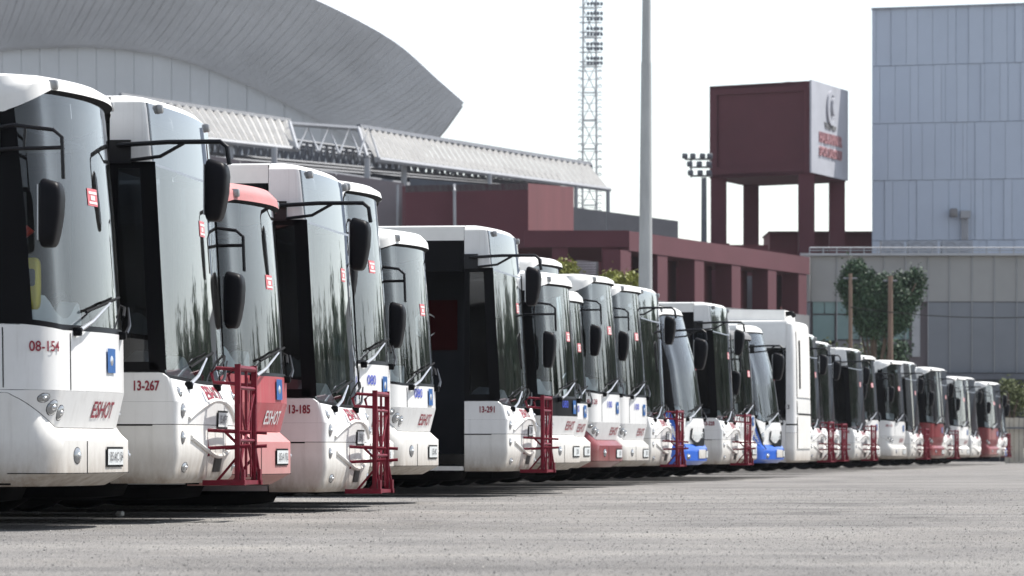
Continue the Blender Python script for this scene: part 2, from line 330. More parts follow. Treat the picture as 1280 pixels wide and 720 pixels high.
def patch(T, k0, k1, j0=0, j1=None, gap=.0, rows='rows', sub=3):
    j1 = NJ-1 if j1 is None else j1; rr = T[rows]; out = []
    for k in range(k0, k1):
        n = sub if (k1-k0) < 4 or True else 1
        for i in range(n + (1 if k == k1-1 else 0)):
            t = i/n; out.append([rr[k][j].lerp(rr[k+1][j], t) for j in range(j0, j1+1)])
    if gap:
        d0 = [(b-a).normalized()*gap for a, b in zip(out[0], out[1])]; out[0] = [a+d for a, d in zip(out[0], d0)]
        d1 = [(a-b).normalized()*gap for a, b in zip(out[-1], out[-2])]; out[-1] = [a+d for a, d in zip(out[-1], d1)]
    return out
def surf(T, s, z, off=0.):
    """point on the nose skin: s = metres along the outline from the front centre (minus = door side), z = height"""
    rows = T['rows']; mid = NJ//2
    pts = []
    for j in range(NJ):
        zz = [r[j].z for r in rows]; k = 0
        while k < len(rows)-2 and zz[k+1] < z: k += 1
        t = (z-zz[k])/max(1e-6, zz[k+1]-zz[k]); pts.append(rows[k][j].lerp(rows[k+1][j], max(0, min(1, t))))
    st = -1 if s < 0 else 1; a = abs(s); j = mid
    while 0 < j < NJ-1:
        L = ((pts[j+st]-pts[j]).xy).length
        if L >= a: break
        a -= L; j += st
    j2 = max(0, min(NJ-1, j+st)); L = max(1e-6, (pts[j2]-pts[j]).xy.length)
    p = pts[j].lerp(pts[j2], min(1, a/L)); d = (pts[j2]-pts[j])*st; n = Vector((d.y, -d.x, 0)).normalized()
    p = Vector((p.x, p.y, z))
    return p + n*off
def decal(T, pts2, faces, off=.006): return MB().add([surf(T, s, z, off) for s, z in pts2], faces)
def quad2(s0, s1, z0, z1, n=4, m=1):
    ps = [(s0+(s1-s0)*i/n, z0+(z1-z0)*k/m) for k in range(m+1) for i in range(n+1)]
    return ps, [(k*(n+1)+i, k*(n+1)+i+1, (k+1)*(n+1)+i+1, (k+1)*(n+1)+i) for k in range(m) for i in range(n)]
def front_text(T, body, s, z, size, parent, m, name, bold=.012, shear=0, sx=1, off=.006):
    vs, fs = text_verts(body, size, bold, shear, sx)
    return decal(T, [(s+x, z+y) for x, y in vs], fs, off).build(name, m, parent)
def side_text(body, x, z, size, parent, m, name, y=-WB, bold=.02, sx=1):
    vs, fs = text_verts(body, size, bold, 0, sx)
    return MB().add([(x+a, y-.007, z+b) for a, b in vs], fs).build(name, m, parent)
def lens(T, s, z, rs, rz, bulge=.022):
    ps = [(s, z, bulge)]; n = 14
    for q, h in ((.45, bulge*.85), (.8, bulge*.5), (1, -.004)):
        ps += [(s+rs*q*math.cos(2*math.pi*k/n), z+rz*q*math.sin(2*math.pi*k/n), h) for k in range(n)]
    fs = [(0, 1+k, 1+(k+1) % n) for k in range(n)] + [(1+r*n+k, 1+(r+1)*n+k, 1+(r+1)*n+(k+1) % n, 1+r*n+(k+1) % n) for r in range(2) for k in range(n)]
    return MB().add([surf(T, a, b, c) for a, b, c in ps], fs)
CACHE = {}
def shared(key, fn):
    if key not in CACHE: CACHE[key] = fn()
    return CACHE[key]

LEN = 11.6
def side_panel_poly(x0, x1, z0, z1, wheels):
    pts = [(x0, z0)]
    ws = sorted(wheels)                     # x0 rear (smaller), x1 front
    for c in ws:
        r = .53
        for k in range(11):
            a = math.pi - math.pi*k/10; zz = .46+r*math.sin(a); pts.append((c+r*math.cos(a), max(z0, zz)))
    pts += [(x1, z0), (x1, z1), (x0, z1)]
    return pts
def make_bus(ty, P, th, o):
    T = TY[ty]; lev = T['lev']; xs = T['xs']
    low = o.get('dz', 0)
    bus = empty('city_bus', (P[0], P[1], low), -th)
    tag(bus, o['label'], 'bus', 'city buses parked in a row')
    S = lambda part, fn, mname, par=bus, pm=None: obj(part, shared((ty, part, fn.__name__ if fn.__name__ != '<lambda>' else part), lambda: fn().mesh(part, M[mname])), par, pm)
    body = o.get('body', M['white']); bmp = o.get('bumper', M['bump']); pan = o.get('panel', body); cap = o.get('cap', M['white2']); band = o.get('band', body)
    k0, k1 = T['bumper']; bm = S('bumper', lambda: MB().grid(patch(T, k0, k1, gap=.0)), 'bump', bus, bmp)
    b0, b1 = T['band']; bd = S('lamp_panel', lambda: MB().grid(patch(T, b0, b1, gap=.005)), 'white', bus, band)
    p0, p1 = T['panel']; fp = S('front_panel', lambda: MB().grid(patch(T, p0, p1, gap=.006)), 'white', bus, pan)
    g0, g1 = T['glass']; jw = T['jw']
    S('inner_liner', lambda: MB().grid(patch(T, 1, g0, rows='irow', sub=1)), 'black')
    S('sill_gasket', lambda: MB().grid(patch(T, p1, g0, sub=1)), 'black')
    if ty == 'D':
        S('rear_body', lambda: MB().grid(patch(T, g0, T['cap'][0], gap=.004)), 'white', bus, body)
    else:
        ws = S('windscreen', lambda: MB().grid(patch(T, g0, g1, jw, NJ-1-jw, sub=4)), 'wind')
        if ty == 'B':
            for si, sg in enumerate((-1, 1)):
                y = sg*WB; za, zb = lev[7][1], lev[8][1]; ins = sg*(WB-.012)
                def sidewin():
                    q = [(xs+.06, ins, za+.06), (-.165, ins, za+.06), (-.25, ins, zb-.05), (xs+.06, ins, zb-.05)]
                    return MB().add(q if sg < 0 else q[::-1], [(0, 1, 2, 3)])
                def frame():
                    lo, hi = min(y, y-sg*.03), max(y, y-sg*.03)
                    m_ = MB().prism([(xs, lo, za), (-.09, lo, za), (-.175, lo, zb), (xs, lo, zb), (xs+.06, lo, zb-.05), (-.25, lo, zb-.05), (-.165, lo, za+.06), (xs+.06, lo, za+.06)], [(xs, hi, za), (-.09, hi, za), (-.175, hi, zb), (xs, hi, zb), (xs+.06, hi, zb-.05), (-.25, hi, zb-.05), (-.165, hi, za+.06), (xs+.06, hi, za+.06)])
                    # four mitred bars as one ring
                    m_ = MB(); O = [(xs, za), (-.14, za), (-.225, zb), (xs, zb)]; I = [(xs+.06, za+.06), (-.195, za+.06), (-.28, zb-.05), (xs+.06, zb-.05)]
                    m_.add([(p[0], yy, p[1]) for yy in (y, y-sg*.03) for p in O+I], [(0, 1, 5, 4), (1, 2, 6, 5), (2, 3, 7, 6), (3, 0, 4, 7), (8, 12, 13, 9), (9, 13, 14, 10), (10, 14, 15, 11), (11, 15, 12, 8), (4, 5, 13, 12), (5, 6, 14, 13), (6, 7, 15, 14), (7, 4, 12, 15)])
                    return m_
                obj('side_window', shared((ty, 'sw', si), lambda: sidewin().mesh('side_window', M['tint'])), bus)
                obj('window_frame', shared((ty, 'wf', si), lambda: frame().mesh('window_frame', M['black'])), bus)
                ja, jb = (NS-1, jw) if sg < 0 else (NJ-1-jw, NJ-NS)
                obj('corner_pillar', shared((ty, 'cpl', si), lambda: MB().grid(patch(T, g0, g1, ja, jb, sub=4)).mesh('corner_pillar', M['black'])), bus)
                ja2, jb2 = (0, jw-1) if sg < 0 else (NJ-jw, NJ-1)
                obj('upper_corner_panel', shared((ty, 'ucp', si), lambda: MB().grid(patch(T, 8, 11, ja2, jb2)).mesh('upper_corner_panel', M['white'])), bus, o.get('cap', M['white']))
            dg = S('destination_window', lambda: MB().grid(patch(T, 9, 11, jw-1, NJ-jw, sub=3)), 'dest')
            S('glass_divider', lambda: MB().grid(patch(T, 8, 9, jw-1, NJ-jw, sub=1)), 'acu')
            S('display_case', lambda: MB().rbox(-.75, -.42, -.8, .8, 2.68, 3.02, .2), 'inner')
        else:
            for si, (a0, a1) in enumerate(((0, jw), (NJ-1-jw, NJ-1))):
                obj('corner_pillar', shared((ty, 'pil', si), lambda: MB().grid(patch(T, g0, g1, a0, a1, sub=4)).mesh('corner_pillar', M['black'])), bus)
            S('windscreen_seal', lambda: MB().grid(patch(T, g1, T['cap'][0], sub=1)), 'rub')
    c0, c1 = T['cap']
    def capf():
        a = MB().grid(patch(T, c0, c1)); top = T['rows'][c1]; a.add(top, [tuple(range(len(top)))]); return a
    cp = S('roof_cap', capf, 'white2', bus, cap)
    if ty == 'D': cp.name = 'roof_cap'
    # ---- body behind the nose
    zt = lev[-1][1]; wt = lev[-1][5]; zr = lev[c0+1][1]; wheels = (-2.75, -8.6)
    gsill = {'A': 1.30, 'L': 1.12, 'B': 1.12, 'C': 1.2, 'D': 1.15}[ty]; gtop = {'A': 2.72, 'L': 2.42, 'B': 3.0, 'C': 2.6, 'D': 2.62}[ty]
    def roof():
        a = MB(); sec = [(-WB, gtop), (-WB, zr), (-1.19, lev[-2][1]), (-wt, zt), (0, zt+.02), (wt, zt), (1.19, lev[-2][1]), (WB, zr), (WB, gtop)]
        a.grid([[(x, y, z) for y, z in sec] for x in (xs-.004, -4, -8, -LEN+.12, -LEN)])
        return a
    S('roof', roof, 'white2', bus, o.get('roof', M['white2']))
    def lower(sg):
        a = MB(); y = sg*WB; fx = -2.0 if (sg < 0 and ty != 'D') else xs-.006
        pl = side_panel_poly(-LEN, fx, .30, gsill, [c for c in wheels])
        a.prism([(x, y, z) for x, z in pl], [(x, y-sg*.03, z) for x, z in pl])
        return a
    obj('side_skirt', shared((ty, 'skr'), lambda: lower(-1).mesh('side_skirt', M['white'])), bus, body)
    obj('side_skirt', shared((ty, 'skl'), lambda: lower(1).mesh('side_skirt', M['white'])), bus, body)
    S('rear_wall', lambda: MB().box(-LEN-.03, -LEN, -WB, WB, .32, zr), 'white', bus, body)
    door0, door1 = xs-.012, -1.98
    def glazing():
        a = MB()
        for sg in (-1, 1):
            x1 = -2.0 if (sg < 0 and ty != 'D') else xs-.02
            a.add([(-LEN, sg*(WB-.01), gsill), (x1, sg*(WB-.01), gsill), (x1, sg*(WB-.01), gtop), (-LEN, sg*(WB-.01), gtop)], [(0, 1, 2, 3) if sg < 0 else (3, 2, 1, 0)])
        return a
    S('side_glazing', glazing, 'tint')
    def posts():
        a = MB()
        for sg in (-1, 1):
            for x in [-2.06, -3.5, -5, -6.5, -8, -9.5, -11.2] + ([xs-.05] if sg > 0 else []):
                a.box(x-.05, x+.05, sg*(WB-.045), sg*(WB-.014), gsill, gtop)
        return a
    S('window_post', posts, 'black')
    if ty != 'D':
        if not o.get('open'):
            def leaf(i):
                xa, xb = (door0-.005, (door0+door1)/2+.008) if i == 0 else ((door0+door1)/2-.008, door1+.005)
                return xa, xb
            for i in (0, 1):
                xa, xb = leaf(i)
                dr = obj('door', shared((ty, 'dr', i), lambda: MB().box(xb, xb+.06, -WB+.0, -WB+.04, .36, gtop).box(xa-.06, xa, -WB, -WB+.04, .36, gtop).box(xb+.06, xa-.06, -WB, -WB+.04, .36, .46).box(xb+.06, xa-.06, -WB, -WB+.04, gtop-.08, gtop).mesh('door', M['rub'])), bus)
                obj('pane', shared((ty, 'drp', i), lambda: MB().add([(xb+.05, -WB+.02, .45), (xa-.05, -WB+.02, .45), (xa-.05, -WB+.02, gtop-.07), (xb+.05, -WB+.02, gtop-.07)], [(0, 1, 2, 3)]).mesh('pane', M['tint'])), dr)
        S('door_header', lambda: MB().box(door1, door0, -WB+.006, -WB+.05, gtop-.36, gtop+.02), 'black')
        S('step', lambda: MB().box(door1, door0, -WB+.005, -WB+.5, .31, .36), 'chrome')
    S('under_shade_block', lambda: MB().rbox(-2.2, -.8, -1.0, 1.0, .17, .38, .35, 6).rbox(-3.9, -3.3, -1.0, 1.0, .17, .38, .35, 6), 'floor')  # dark blocks added under the floor, standing in for the shade there
    # interior
    S('floor', lambda: MB().box(-LEN+.05, -.5, -WB+.04, WB-.04, .31, .35).box(-LEN+.05, -2.1, -WB+.05, WB-.05, .36, .80), 'floor')
    S('ceiling', lambda: MB().box(-LEN+.05, xs+.1, -WB+.03, WB-.03, min(gtop+.02, zr-.05), min(gtop+.05, zr-.02)), 'inner')
    S('bulkhead', lambda: MB().box(-5.6, -5.55, -WB+.05, WB-.05, .8, gtop), 'inner')
    if ty != 'D':
        sz = lev[g0][0]
        def dash():
            a = MB(); rows = []
            for x, z in ((xs+.02, sz-.35), (xs+.03, sz+.02), (xs+.10, sz+.07), (xs+.22, sz+.06), (-.38 if ty != 'B' else -.26, sz-.01)):
                rows.append([(x - .10*(abs(y)/1.0)**2*(1 if ty != 'B' else .3), y, z + (.14*math.exp(-((y-.55)/.33)**2)+.16*math.exp(-((y+.6)/.3)**2) if sz < z < sz+.1 else 0)) for y in [-1.02+.12*i for i in range(18)]])
            return a.grid(rows)
        d_ = S('dashboard', dash, 'dash')
        def wheelf():
            a = MB(); c = Vector((xs-.12, .55, sz+.16)); n = 20; ax = Vector((-.45, 0, .9)).normalized(); u = Vector((0, 1, 0)); q = ax.cross(u)
            ring = [c+(u*math.cos(2*math.pi*k/n)+q*math.sin(2*math.pi*k/n))*.23 for k in range(n+1)]
            a.tube(ring, .016, 6)
            for k in (0, 7, 13): a.tube([c, ring[k]], .012, 5)
            a.tube([c, c-ax*.45], .035, 8); return a
        S('steering_wheel', wheelf, 'rub')
        S('cab_wall', lambda: MB().box(xs-1.22, xs-.12, .10, .13, .5, 1.45), 'inner')
        S('driver_seat', lambda: MB().rbox(xs-.95, xs-.45, .28, .80, sz-.35, sz-.2, .35).rbox(xs-1.05, xs-.88, .28, .80, sz-.2, sz+.55, .35).rbox(xs-1.02, xs-.92, .42, .66, sz+.56, sz+.78, .4), 'seat')
        S('cab_partition', lambda: MB().box(xs-1.25, xs-1.22, .1, WB-.06, .5, 2.0 if ty != 'L' else 1.9).tube([(xs-1.25, .1, .4), (xs-1.25, .1, gtop)], .018, 6), 'inner')
        S('handrail', lambda: MB().tube([(-2.1, -.75, .4), (-2.1, -.75, gtop)], .017, 6).tube([(-2.1, -.15, .4), (-2.1, -.15, gtop)], .017, 6).tube([(-2.1, -.75, gtop-.12), (-5.4, -.6, gtop-.12)], .015, 6), 'orange')
        def sv():
            a = MB()
            for x in (-3.2, -3.95, -4.7):
                for y in (-1.0, -.55, .55, 1.0): a.rbox(x-.05, x+.05, y-.2, y+.2, 1.15, 1.85, .35, 5).rbox(x, x+.42, y-.2, y+.2, 1.12, 1.24, .35, 5)
            return a
        S('passenger_seat', sv, 'seat')
        # wipers
        gz = lev[g0][0]
        def wiper(s0, s1, dz, tl):
            a = MB(); p = surf(T, s0, gz-.03, .05); q = surf(T, s1, gz+dz, .06); c = p.lerp(q, .75)
            a.tube([p, p.lerp(q, .3)+Vector((.02, 0, 0)), q], [.016, .012, .007], 6); return a
        def blade(s1, dz, tl):
            a = MB(); a.tube([surf(T, s1-tl, gz+dz*.55, .03), surf(T, s1, gz+dz, .035), surf(T, s1+tl, gz+dz*1.3, .03)], .011, 5); return a
        for i, (s0, s1) in enumerate(((-.82, -.25), (.25, .8))):
            wp = obj('wiper', shared((ty, 'wip', i), lambda: wiper(s0, s1, .17, .4).mesh('wiper', M['chrome' if i == 0 else 'pipe'])), bus)
            obj('blade', shared((ty, 'bla', i), lambda: blade(s1, .17, .42).mesh('blade', M['rub'])), wp)
            obj('pivot', shared((ty, 'piv', i), lambda: MB().rbox(*sum(([v-.032, v+.032] for v in surf(T, s0, gz-.045, .02)), []), .5, 5).mesh('pivot', M['black'])), wp)
        # sticker
        if o.get('sticker', True):
            zst = {'A': 2.3, 'L': 1.98, 'B': 2.25, 'C': 1.98}[ty]; q0 = {'A': -.42, 'L': -.3, 'B': .05, 'C': .0}[ty]
            st = obj('sticker', shared((ty, 'stk'), lambda: decal(T, *quad2(q0, q0+.22, zst-.06, zst+.06, 4, 3), .004).mesh('sticker', M['sticker'])), ws)
            obj('sticker_print', shared((ty, 'stp'), lambda: MB().add(*(lambda a: (a.v, a.f))(decal(T, *quad2(q0+.02, q0+.20, zst+.022, zst+.040, 3), .007))).add(*(lambda a: (a.v, a.f))(decal(T, *quad2(q0+.02, q0+.20, zst-.046, zst-.03, 3), .007))).add(*(lambda a: (a.v, a.f))(decal(T, *quad2(q0+.06, q0+.15, zst-.02, zst+.012, 3), .007))).mesh('sticker_print', M['stickw'])), ws)
        # mirror
        if o.get('mirror', True):
            if ty in 'AL':
                dzm = 0 if ty == 'A' else -.34
                a = MB(); y = -1.34; z1, z2 = 2.72+dzm, 2.57+dzm
                a.tube([(-.58, -1.24, z1), (-.45, -1.33, z1+.01), (-.16, y-.05, z1-.03), (-.10, y-.06, z1-.08), (-.09, y-.06, z1-.36)], .014, 7)
                a.tube([(-.58, -1.24, z2), (-.45, -1.33, z2), (-.09, y-.06, z2-.0)], .014, 7)
                a.tube([(-.36, -1.35, z1), (-.37, -1.35, z2)], .011, 6); a.box(-.66, -.56, -1.25, -1.222, z2-.03, z1+.03)
                bx = (-.245, -.085, -1.52, -1.30, 1.90+dzm, 2.37+dzm)
            else:
                a = MB(); y = -1.33; z1 = {'B': 2.80, 'C': 2.55}[ty]; fx = {'B': .36, 'C': .18}[ty]
                a.tube([(-.50, -1.235, z1), (-.42, -1.31, z1), (-.1, y, z1+.015), (fx-.06, y-.07, z1+.01), (fx-.01, y-.075, z1-.03), (fx+.01, y-.08, z1-.16)], .018, 8)
                a.tube([(-.40, -1.235, z1-.11), (-.16, y, z1-.09), (.02, y-.02, z1+.005)], .014, 7)
                a.box(-.56, -.40, -1.25, -1.222, z1-.13, z1+.04)
                bx = (fx-.165, fx+.01, -1.53, -1.30, z1-.58, z1-.11)
            if ty == 'C': bx = (bx[0]-.03, bx[1]+.02, bx[2], bx[3], bx[4]-.08, bx[5])
            def housing():      # hanging mirror: wide rounded shoulder, narrower foot
                q = MB().rbox(*bx, .42, 12); cx_ = bx[0]; h_ = bx[5]-bx[4]
                q.v = [((cx_+(x_-cx_)*(.72+.28*min(1, (z_-bx[4])/h_*1.6))), y_, z_-max(0, (x_-cx_)-.02)*.28*((z_-bx[4])/h_)) for x_, y_, z_ in q.v]
                return q
            mr = obj('mirror', shared((ty, 'mir'), lambda: housing().mesh('mirror', M['mirror'])), bus)
            obj('mirror_arm', shared((ty, 'mra'), lambda: a.mesh('mirror_arm', M['pipe'])), mr)
            obj('mirror_glass', shared((ty, 'mrg'), lambda: MB().box(bx[0]-.004, bx[0]+.004, bx[2]+.03, bx[3]-.03, bx[4]+.05, bx[5]-.05).mesh('mirror_glass', M['chrome'])), mr)
        # lamps
        lamps = {'A': [(-1.2, .90, .05, .034), (-1.1, .835, .06, .056), (-.98, .80, .055, .056), (-.86, .51, .06, .06)],
                 'L': [(-1.2, .93, .05, .034), (-1.1, .87, .06, .056), (-.98, .84, .055, .056), (-.86, .54, .06, .06)],
                 'B': [(-1.10, .98, .045, .04), (-1.10, .84, .05, .055), (-1.10, .64, .045, .05), (-1.0, .42, .08, .04)],
                 'C': [(-1.02, .80, .09, .10), (-.9, .44, .08, .05)]}[ty]
        for i, (s, z, a_, b_) in enumerate(lamps):
            for sg in (1, -1):
                hl = obj('headlight', shared((ty, 'lmp', i, sg), lambda: lens(T, s*sg, z, a_, b_, .016).mesh('headlight', M['lamp'])), bus)
                obj('bezel', shared((ty, 'bez', i, sg), lambda: lens(T, s*sg, z, a_*1.16, b_*1.16, .003).mesh('bezel', M['rub'])), hl)
                obj('bulb', shared((ty, 'blb', i, sg), lambda: lens(T, s*sg, z, a_*.42, b_*.42, .026).mesh('bulb', M['chrome'])), hl)
        for sg in (1, -1):
            zm = lev[-3][0]-.02
            obj('marker_lamp', shared((ty, 'mkl', sg), lambda: MB().rbox(*sum(([v-.035, v+.035] for v in surf(T, sg*-.95, zm, .0)), []), .4, 5).mesh('marker_lamp', M['rim'])), bus)
        # plate
        zp, sp = {'A': (.50, -.12), 'L': (.53, -.12), 'B': (.78, .15), 'C': (.48, .15)}[ty]
        pl = obj('number_plate', shared((ty, 'plt'), lambda: decal(T, *quad2(sp-.22, sp+.22, zp-.055, zp+.055, 3), .014).mesh('number_plate', M['plate'])), bus)
        obj('plate_frame', shared((ty, 'plf'), lambda: MB().add(*(lambda q: (q.v, q.f))(decal(T, *quad2(sp-.24, sp+.24, zp-.07, zp+.07, 3), .009))).mesh('plate_frame', M['black'])), pl)
        front_text(T, o.get('plate', '35 B'), sp, zp, .085, pl, M['numd'], 'plate_lettering', .012, off=.02)
        # ESHOT lettering
        if ty in 'AL':
            zb = .82 if ty == 'A' else .85
            front_text(T, 'ESHOT', -.22, zb, .16, bus, o.get('tcol', M['num']), 'operator_lettering', .015, .12, 1.05)
            ze = 1.17 if ty == 'A' else 1.09
            em = obj('emblem', shared((ty, 'emb'), lambda: decal(T, *quad2(-.23, -.01, ze-.085, ze+.085, 3), .012).mesh('emblem', M['emb'])), bus)
            obj('emblem_motif', shared((ty, 'emm'), lambda: lens(T, -.12, ze, .06, .05, .02).mesh('emblem_motif', M['chrome'])), em)
            if o.get('digits'): front_text(T, o['digits'], -.58, ze+.04 if ty == 'A' else ze+.03, .13, bus, M['numb'], 'route_digits', .008, 0, 1.3)
            # panel seams
            S('panel_seam', lambda: decal(T, *quad2(-.90, -.888, lev[4][0]+.012, lev[5][0]-.012, 1, 6), .002), 'black')
            S('corner_seam', lambda: decal(T, *quad2(-1.50, -1.492, lev[4][1]+.02, lev[5][1]-.02, 1, 8), .003), 'black')
            S('bumper_lip_seam', lambda: decal(T, *quad2(-1.5, 1.2, .386, .392, 40, 1), .006), 'rub')
            S('bumper_seam', lambda: decal(T, *quad2(-.71, -.698, .39, .61, 1, 4), .002), 'black')
        elif ty == 'B':
            front_text(T, 'ESHOT', .0, .975, .15, bus, M['num'], 'operator_lettering', .03, .0, 1.5)
            S('side_seam', lambda: MB().box(xs, -.24, -WB-.002, -WB+.01, .727, .739), 'black')
            S('bumper_slot', lambda: decal(T, *quad2(-.15, .15, .38, .50, 3), .006), 'black')
            S('bumper_ridge', lambda: MB().tube([surf(T, s, .60 - .10*math.cos(s*2.2), .002) for s in [-.9+.1*i for i in range(19)]], .02, 7), 'bump', bus, bmp)
            S('brow', lambda: MB().tube([surf(T, s, .925 - .16*(s/1.0)**2, .0) for s in [-.95+.1*i for i in range(20)]], .02, 7), 'bump', bus, bmp)
        elif ty == 'C':
            gr = S('grille', lambda: decal(T, [(-.72, .92), (.02, .92), (.08, .80), (-.12, .62), (-.56, .62), (-.76, .74)], [(0, 1, 2, 3, 4, 5)], .014), 'black')
            front_text(T, 'ESHOT', -.36, .80, .14, gr, M['plate'], 'operator_lettering', .03, .0, 1.2, .02)
            ps = []; n = 14
            for i in range(n+1):
                t = i/n; z = 1.19-.62*t; c = -1.28+.25*t*t; wd = .07+.05*math.sin(t*3.14)
                ps += [(c-wd, z), (c+wd*.2, z), (c+wd*.8, z)]
            S('blue_stripe', lambda: decal(T, ps, [(3*i, 3*i+1, 3*i+4, 3*i+3) for i in range(n)], .008), 'blue')
            S('lamp_cluster', lambda: decal(T, ps, [(3*i+1, 3*i+2, 3*i+5, 3*i+4) for i in range(n)], .010), 'black')
            n2 = 16
            S('blue_disc', lambda: decal(T, [(-1.52, .74)] + [(-1.52+.24*math.cos(2*math.pi*k/n2), .74+.19*math.sin(2*math.pi*k/n2)) for k in range(n2)], [(0, 1+k, 1+(k+1) % n2) for k in range(n2)], .007), 'blue')
            S('white_nose_bumper', lambda: decal(T, *quad2(-.52, -.12, .41, .56, 6, 3), .012), 'bump')
        if o.get('num'):
            if ty == 'B': side_text(o['num'], -.29, 1.02, .10, bus, M['num'], 'fleet_number', -WB, .03, .72)
            else: front_text(T, o['num'], -1.2, 1.245 if ty == 'A' else 1.1, .098, bus, M['num'], 'fleet_number', .015, 0, .86, .008)
    else:
        def dbox(s0, s1, z0, z1, off, m, name, par=bus): return obj(name, shared((ty, name, s0), lambda: decal(T, *quad2(s0, s1, z0, z1, 4, 2), off).mesh(name, M[m])), par)
        dbox(-1.0, 1.0, 1.62, 2.98, .016, 'bump', 'upper_rear_panel'); dbox(-.78, -.62, 1.80, 2.78, .022, 'black', 'vent_slot')
        dbox(-1.0, 1.0, 1.30, 1.58, .018, 'white2', 'number_panel'); dbox(-1.0, 1.0, .58, 1.25, .02, 'bump', 'engine_cover')
        dbox(-.9, .9, 1.262, 1.29, .024, 'black', 'engine_cover_gap')
        S('roof_air_unit', lambda: MB().add([(-.3, -.8, zt), (-.3, .8, zt), (-.32, .75, zt+.22), (-.32, -.75, zt+.22), (-1.5, .75, zt+.24), (-1.5, -.75, zt+.24), (-3.8, .75, zt+.02), (-3.8, -.75, zt+.02)], [(0, 1, 2, 3), (3, 2, 4, 5), (5, 4, 6, 7), (0, 3, 5, 7), (1, 6, 4, 2), (0, 7, 6, 1)]), 'white2')
        S('exhaust', lambda: MB().tube([(-.32, -.55, zt+.14), (-.2, -.55, zt+.16), (-.15, -.5, zt+.1)], .05, 8), 'rub')
        S('corner_window', lambda: MB().rbox(-2.9, xs-.01, -WB-.006, -WB+.03, 1.1, 2.66, .35, 8), 'black')
        side_text('13', -.2, 1.42, .12, bus, M['numd'], 'fleet_number')
    # wheels
    for x in wheels:
        for sg in (-1, 1):
            wh = obj('wheel', shared(('wheel', sg), lambda: MB().lathe([(.30, sg*.13), (.44, sg*.14), (.47, sg*.10), (.475, 0), (.47, -sg*.10), (.44, -sg*.14), (.30, -sg*.13)], (0, 0, 0), 28).mesh('wheel', M['rub'])), bus, None, (x, sg*(WB-.19), .477-low))
            obj('rim', shared(('rim', sg), lambda: MB().lathe([(.30, sg*.125), (.27, sg*.07), (.16, sg*.05), (.14, sg*.11), (.0, sg*.115)], (0, 0, 0), 24).mesh('rim', M['rim'])), wh)
    # bicycle rack
    if o.get('rack'):
        x = .245
        rk = obj('bike_rack', shared(('rk', 0), lambda: MB().box(-.02, x+.06, -.40, -.34, .28, .32).box(-.02, x+.06, .34, .40, .28, .32).box(x-.03, x+.04, -.34, .34, .285, .315).mesh('bike_rack', M['rack'])), bus)
        for i, y in enumerate((-.36, .36)):
            obj('upright', shared(('rk', 'u', i), lambda: MB().box(x-.021, x+.021, y-.02, y+.02, .30, 1.20).box(x+.0, x+.02, y-.04, y-.02, .3, .9).mesh('upright', M['rack'])), rk)
            obj('brace', shared(('rk', 'g', i), lambda: MB().tube([(x, y, .62), (x+.045, y, .34)], .011, 6).tube([(x-.16, y, .31), (x, y, .50)], .011, 6).box(x+.03, x+.055, y-.035, y+.035, .30, .40).mesh('brace', M['rack'])), rk)
            obj('wheel_hook', shared(('rk', 'h', i), lambda: MB().tube([(x, y, 1.16), (x-.16, y-.02, 1.17), (x-.20, y-.02, 1.13), (x-.18, y-.02, 1.06), (x, y, 1.05)], .014, 7).mesh('wheel_hook', M['rack'])), rk)
            obj('support_arm', shared(('rk', 'a', i), lambda: MB().tube([(x+.1, y, .68), (x-.26, y-.04, .70)], .014, 7).tube([(x+.1, y, .58), (x-.24, y-.04, .56)], .014, 7).tube([(x-.22, y-.04, .50), (x-.25, y-.04, .82)], .013, 6).tube([(x-.1, y, .69), (x+.02, y, .57)], .012, 6).mesh('support_arm', M['rack'])), rk)
            obj('grip', shared(('rk', 'gr', i), lambda: MB().tube([(x-.248, y-.04, .80), (x-.255, y-.04, .88)], .022, 8).mesh('grip', M['rub'])), rk)
        obj('lattice', shared(('rk', 'c'), lambda: MB().tube([(x, -.36, 1.17), (x, .36, 1.17)], .022, 8).tube([(x, -.36, 1.02), (x, .36, 1.02)], .015, 6).tube([(x, -.36, .62), (x, .36, .62)], .015, 6).tube([(x, -.36, .34), (x, .36, 1.0)], .010, 6).tube([(x, .0, .34), (x, .0, 1.17)], .012, 6).tube([(x, -.2, .34), (x, -.2, 1.02)], .008, 5).tube([(x, .2, .34), (x, .2, 1.02)], .008, 5).tube([(x, .36, .34), (x, -.36, 1.0)], .009, 6).mesh('lattice', M['rack'])), rk)
    if o.get('flag'):
        MB().box(-2.05, -.7, .14, .17, .5, 2.75).build('blackout_screen', M['inner'], bus)  # dark sheet added behind the open door to keep the doorway black
        fl = MB().box(-1.55, -.85, .10, .112, 1.75, 2.35).build('flag', M['flag'], bus)
        n = 24; c_x, c_z = -1.24, 2.05
        ps = [(c_x+.15*math.cos(2*math.pi*k/n), .094, c_z+.15*math.sin(2*math.pi*k/n)) for k in range(3, 22)] + [(c_x+.035+.12*math.cos(2*math.pi*k/n), .094, c_z+.12*math.sin(2*math.pi*k/n)) for k in range(21, 2, -1)]
        MB().add(ps, [(i, i+1, 36-i, 37-i) for i in range(18)]).build('crescent', M['paper'], fl)
    if o.get('validator'):
        v = MB().rbox(-.52, -.36, -.96, -.84, 1.50, 1.86, .35).build('ticket_validator', M['yellow'], bus)
        MB().rbox(-.50, -.38, -.972, -.955, 1.66, 1.78, .3).build('validator_screen', M['numd'], v)
        MB().tube([(-.62, -.88, .4), (-.62, -.88, 1.84), (-.44, -.84, 2.06)], .035, 8).build('grab_pole', M['orange'], v)
    if o.get('roofnum'): pass
    return bus
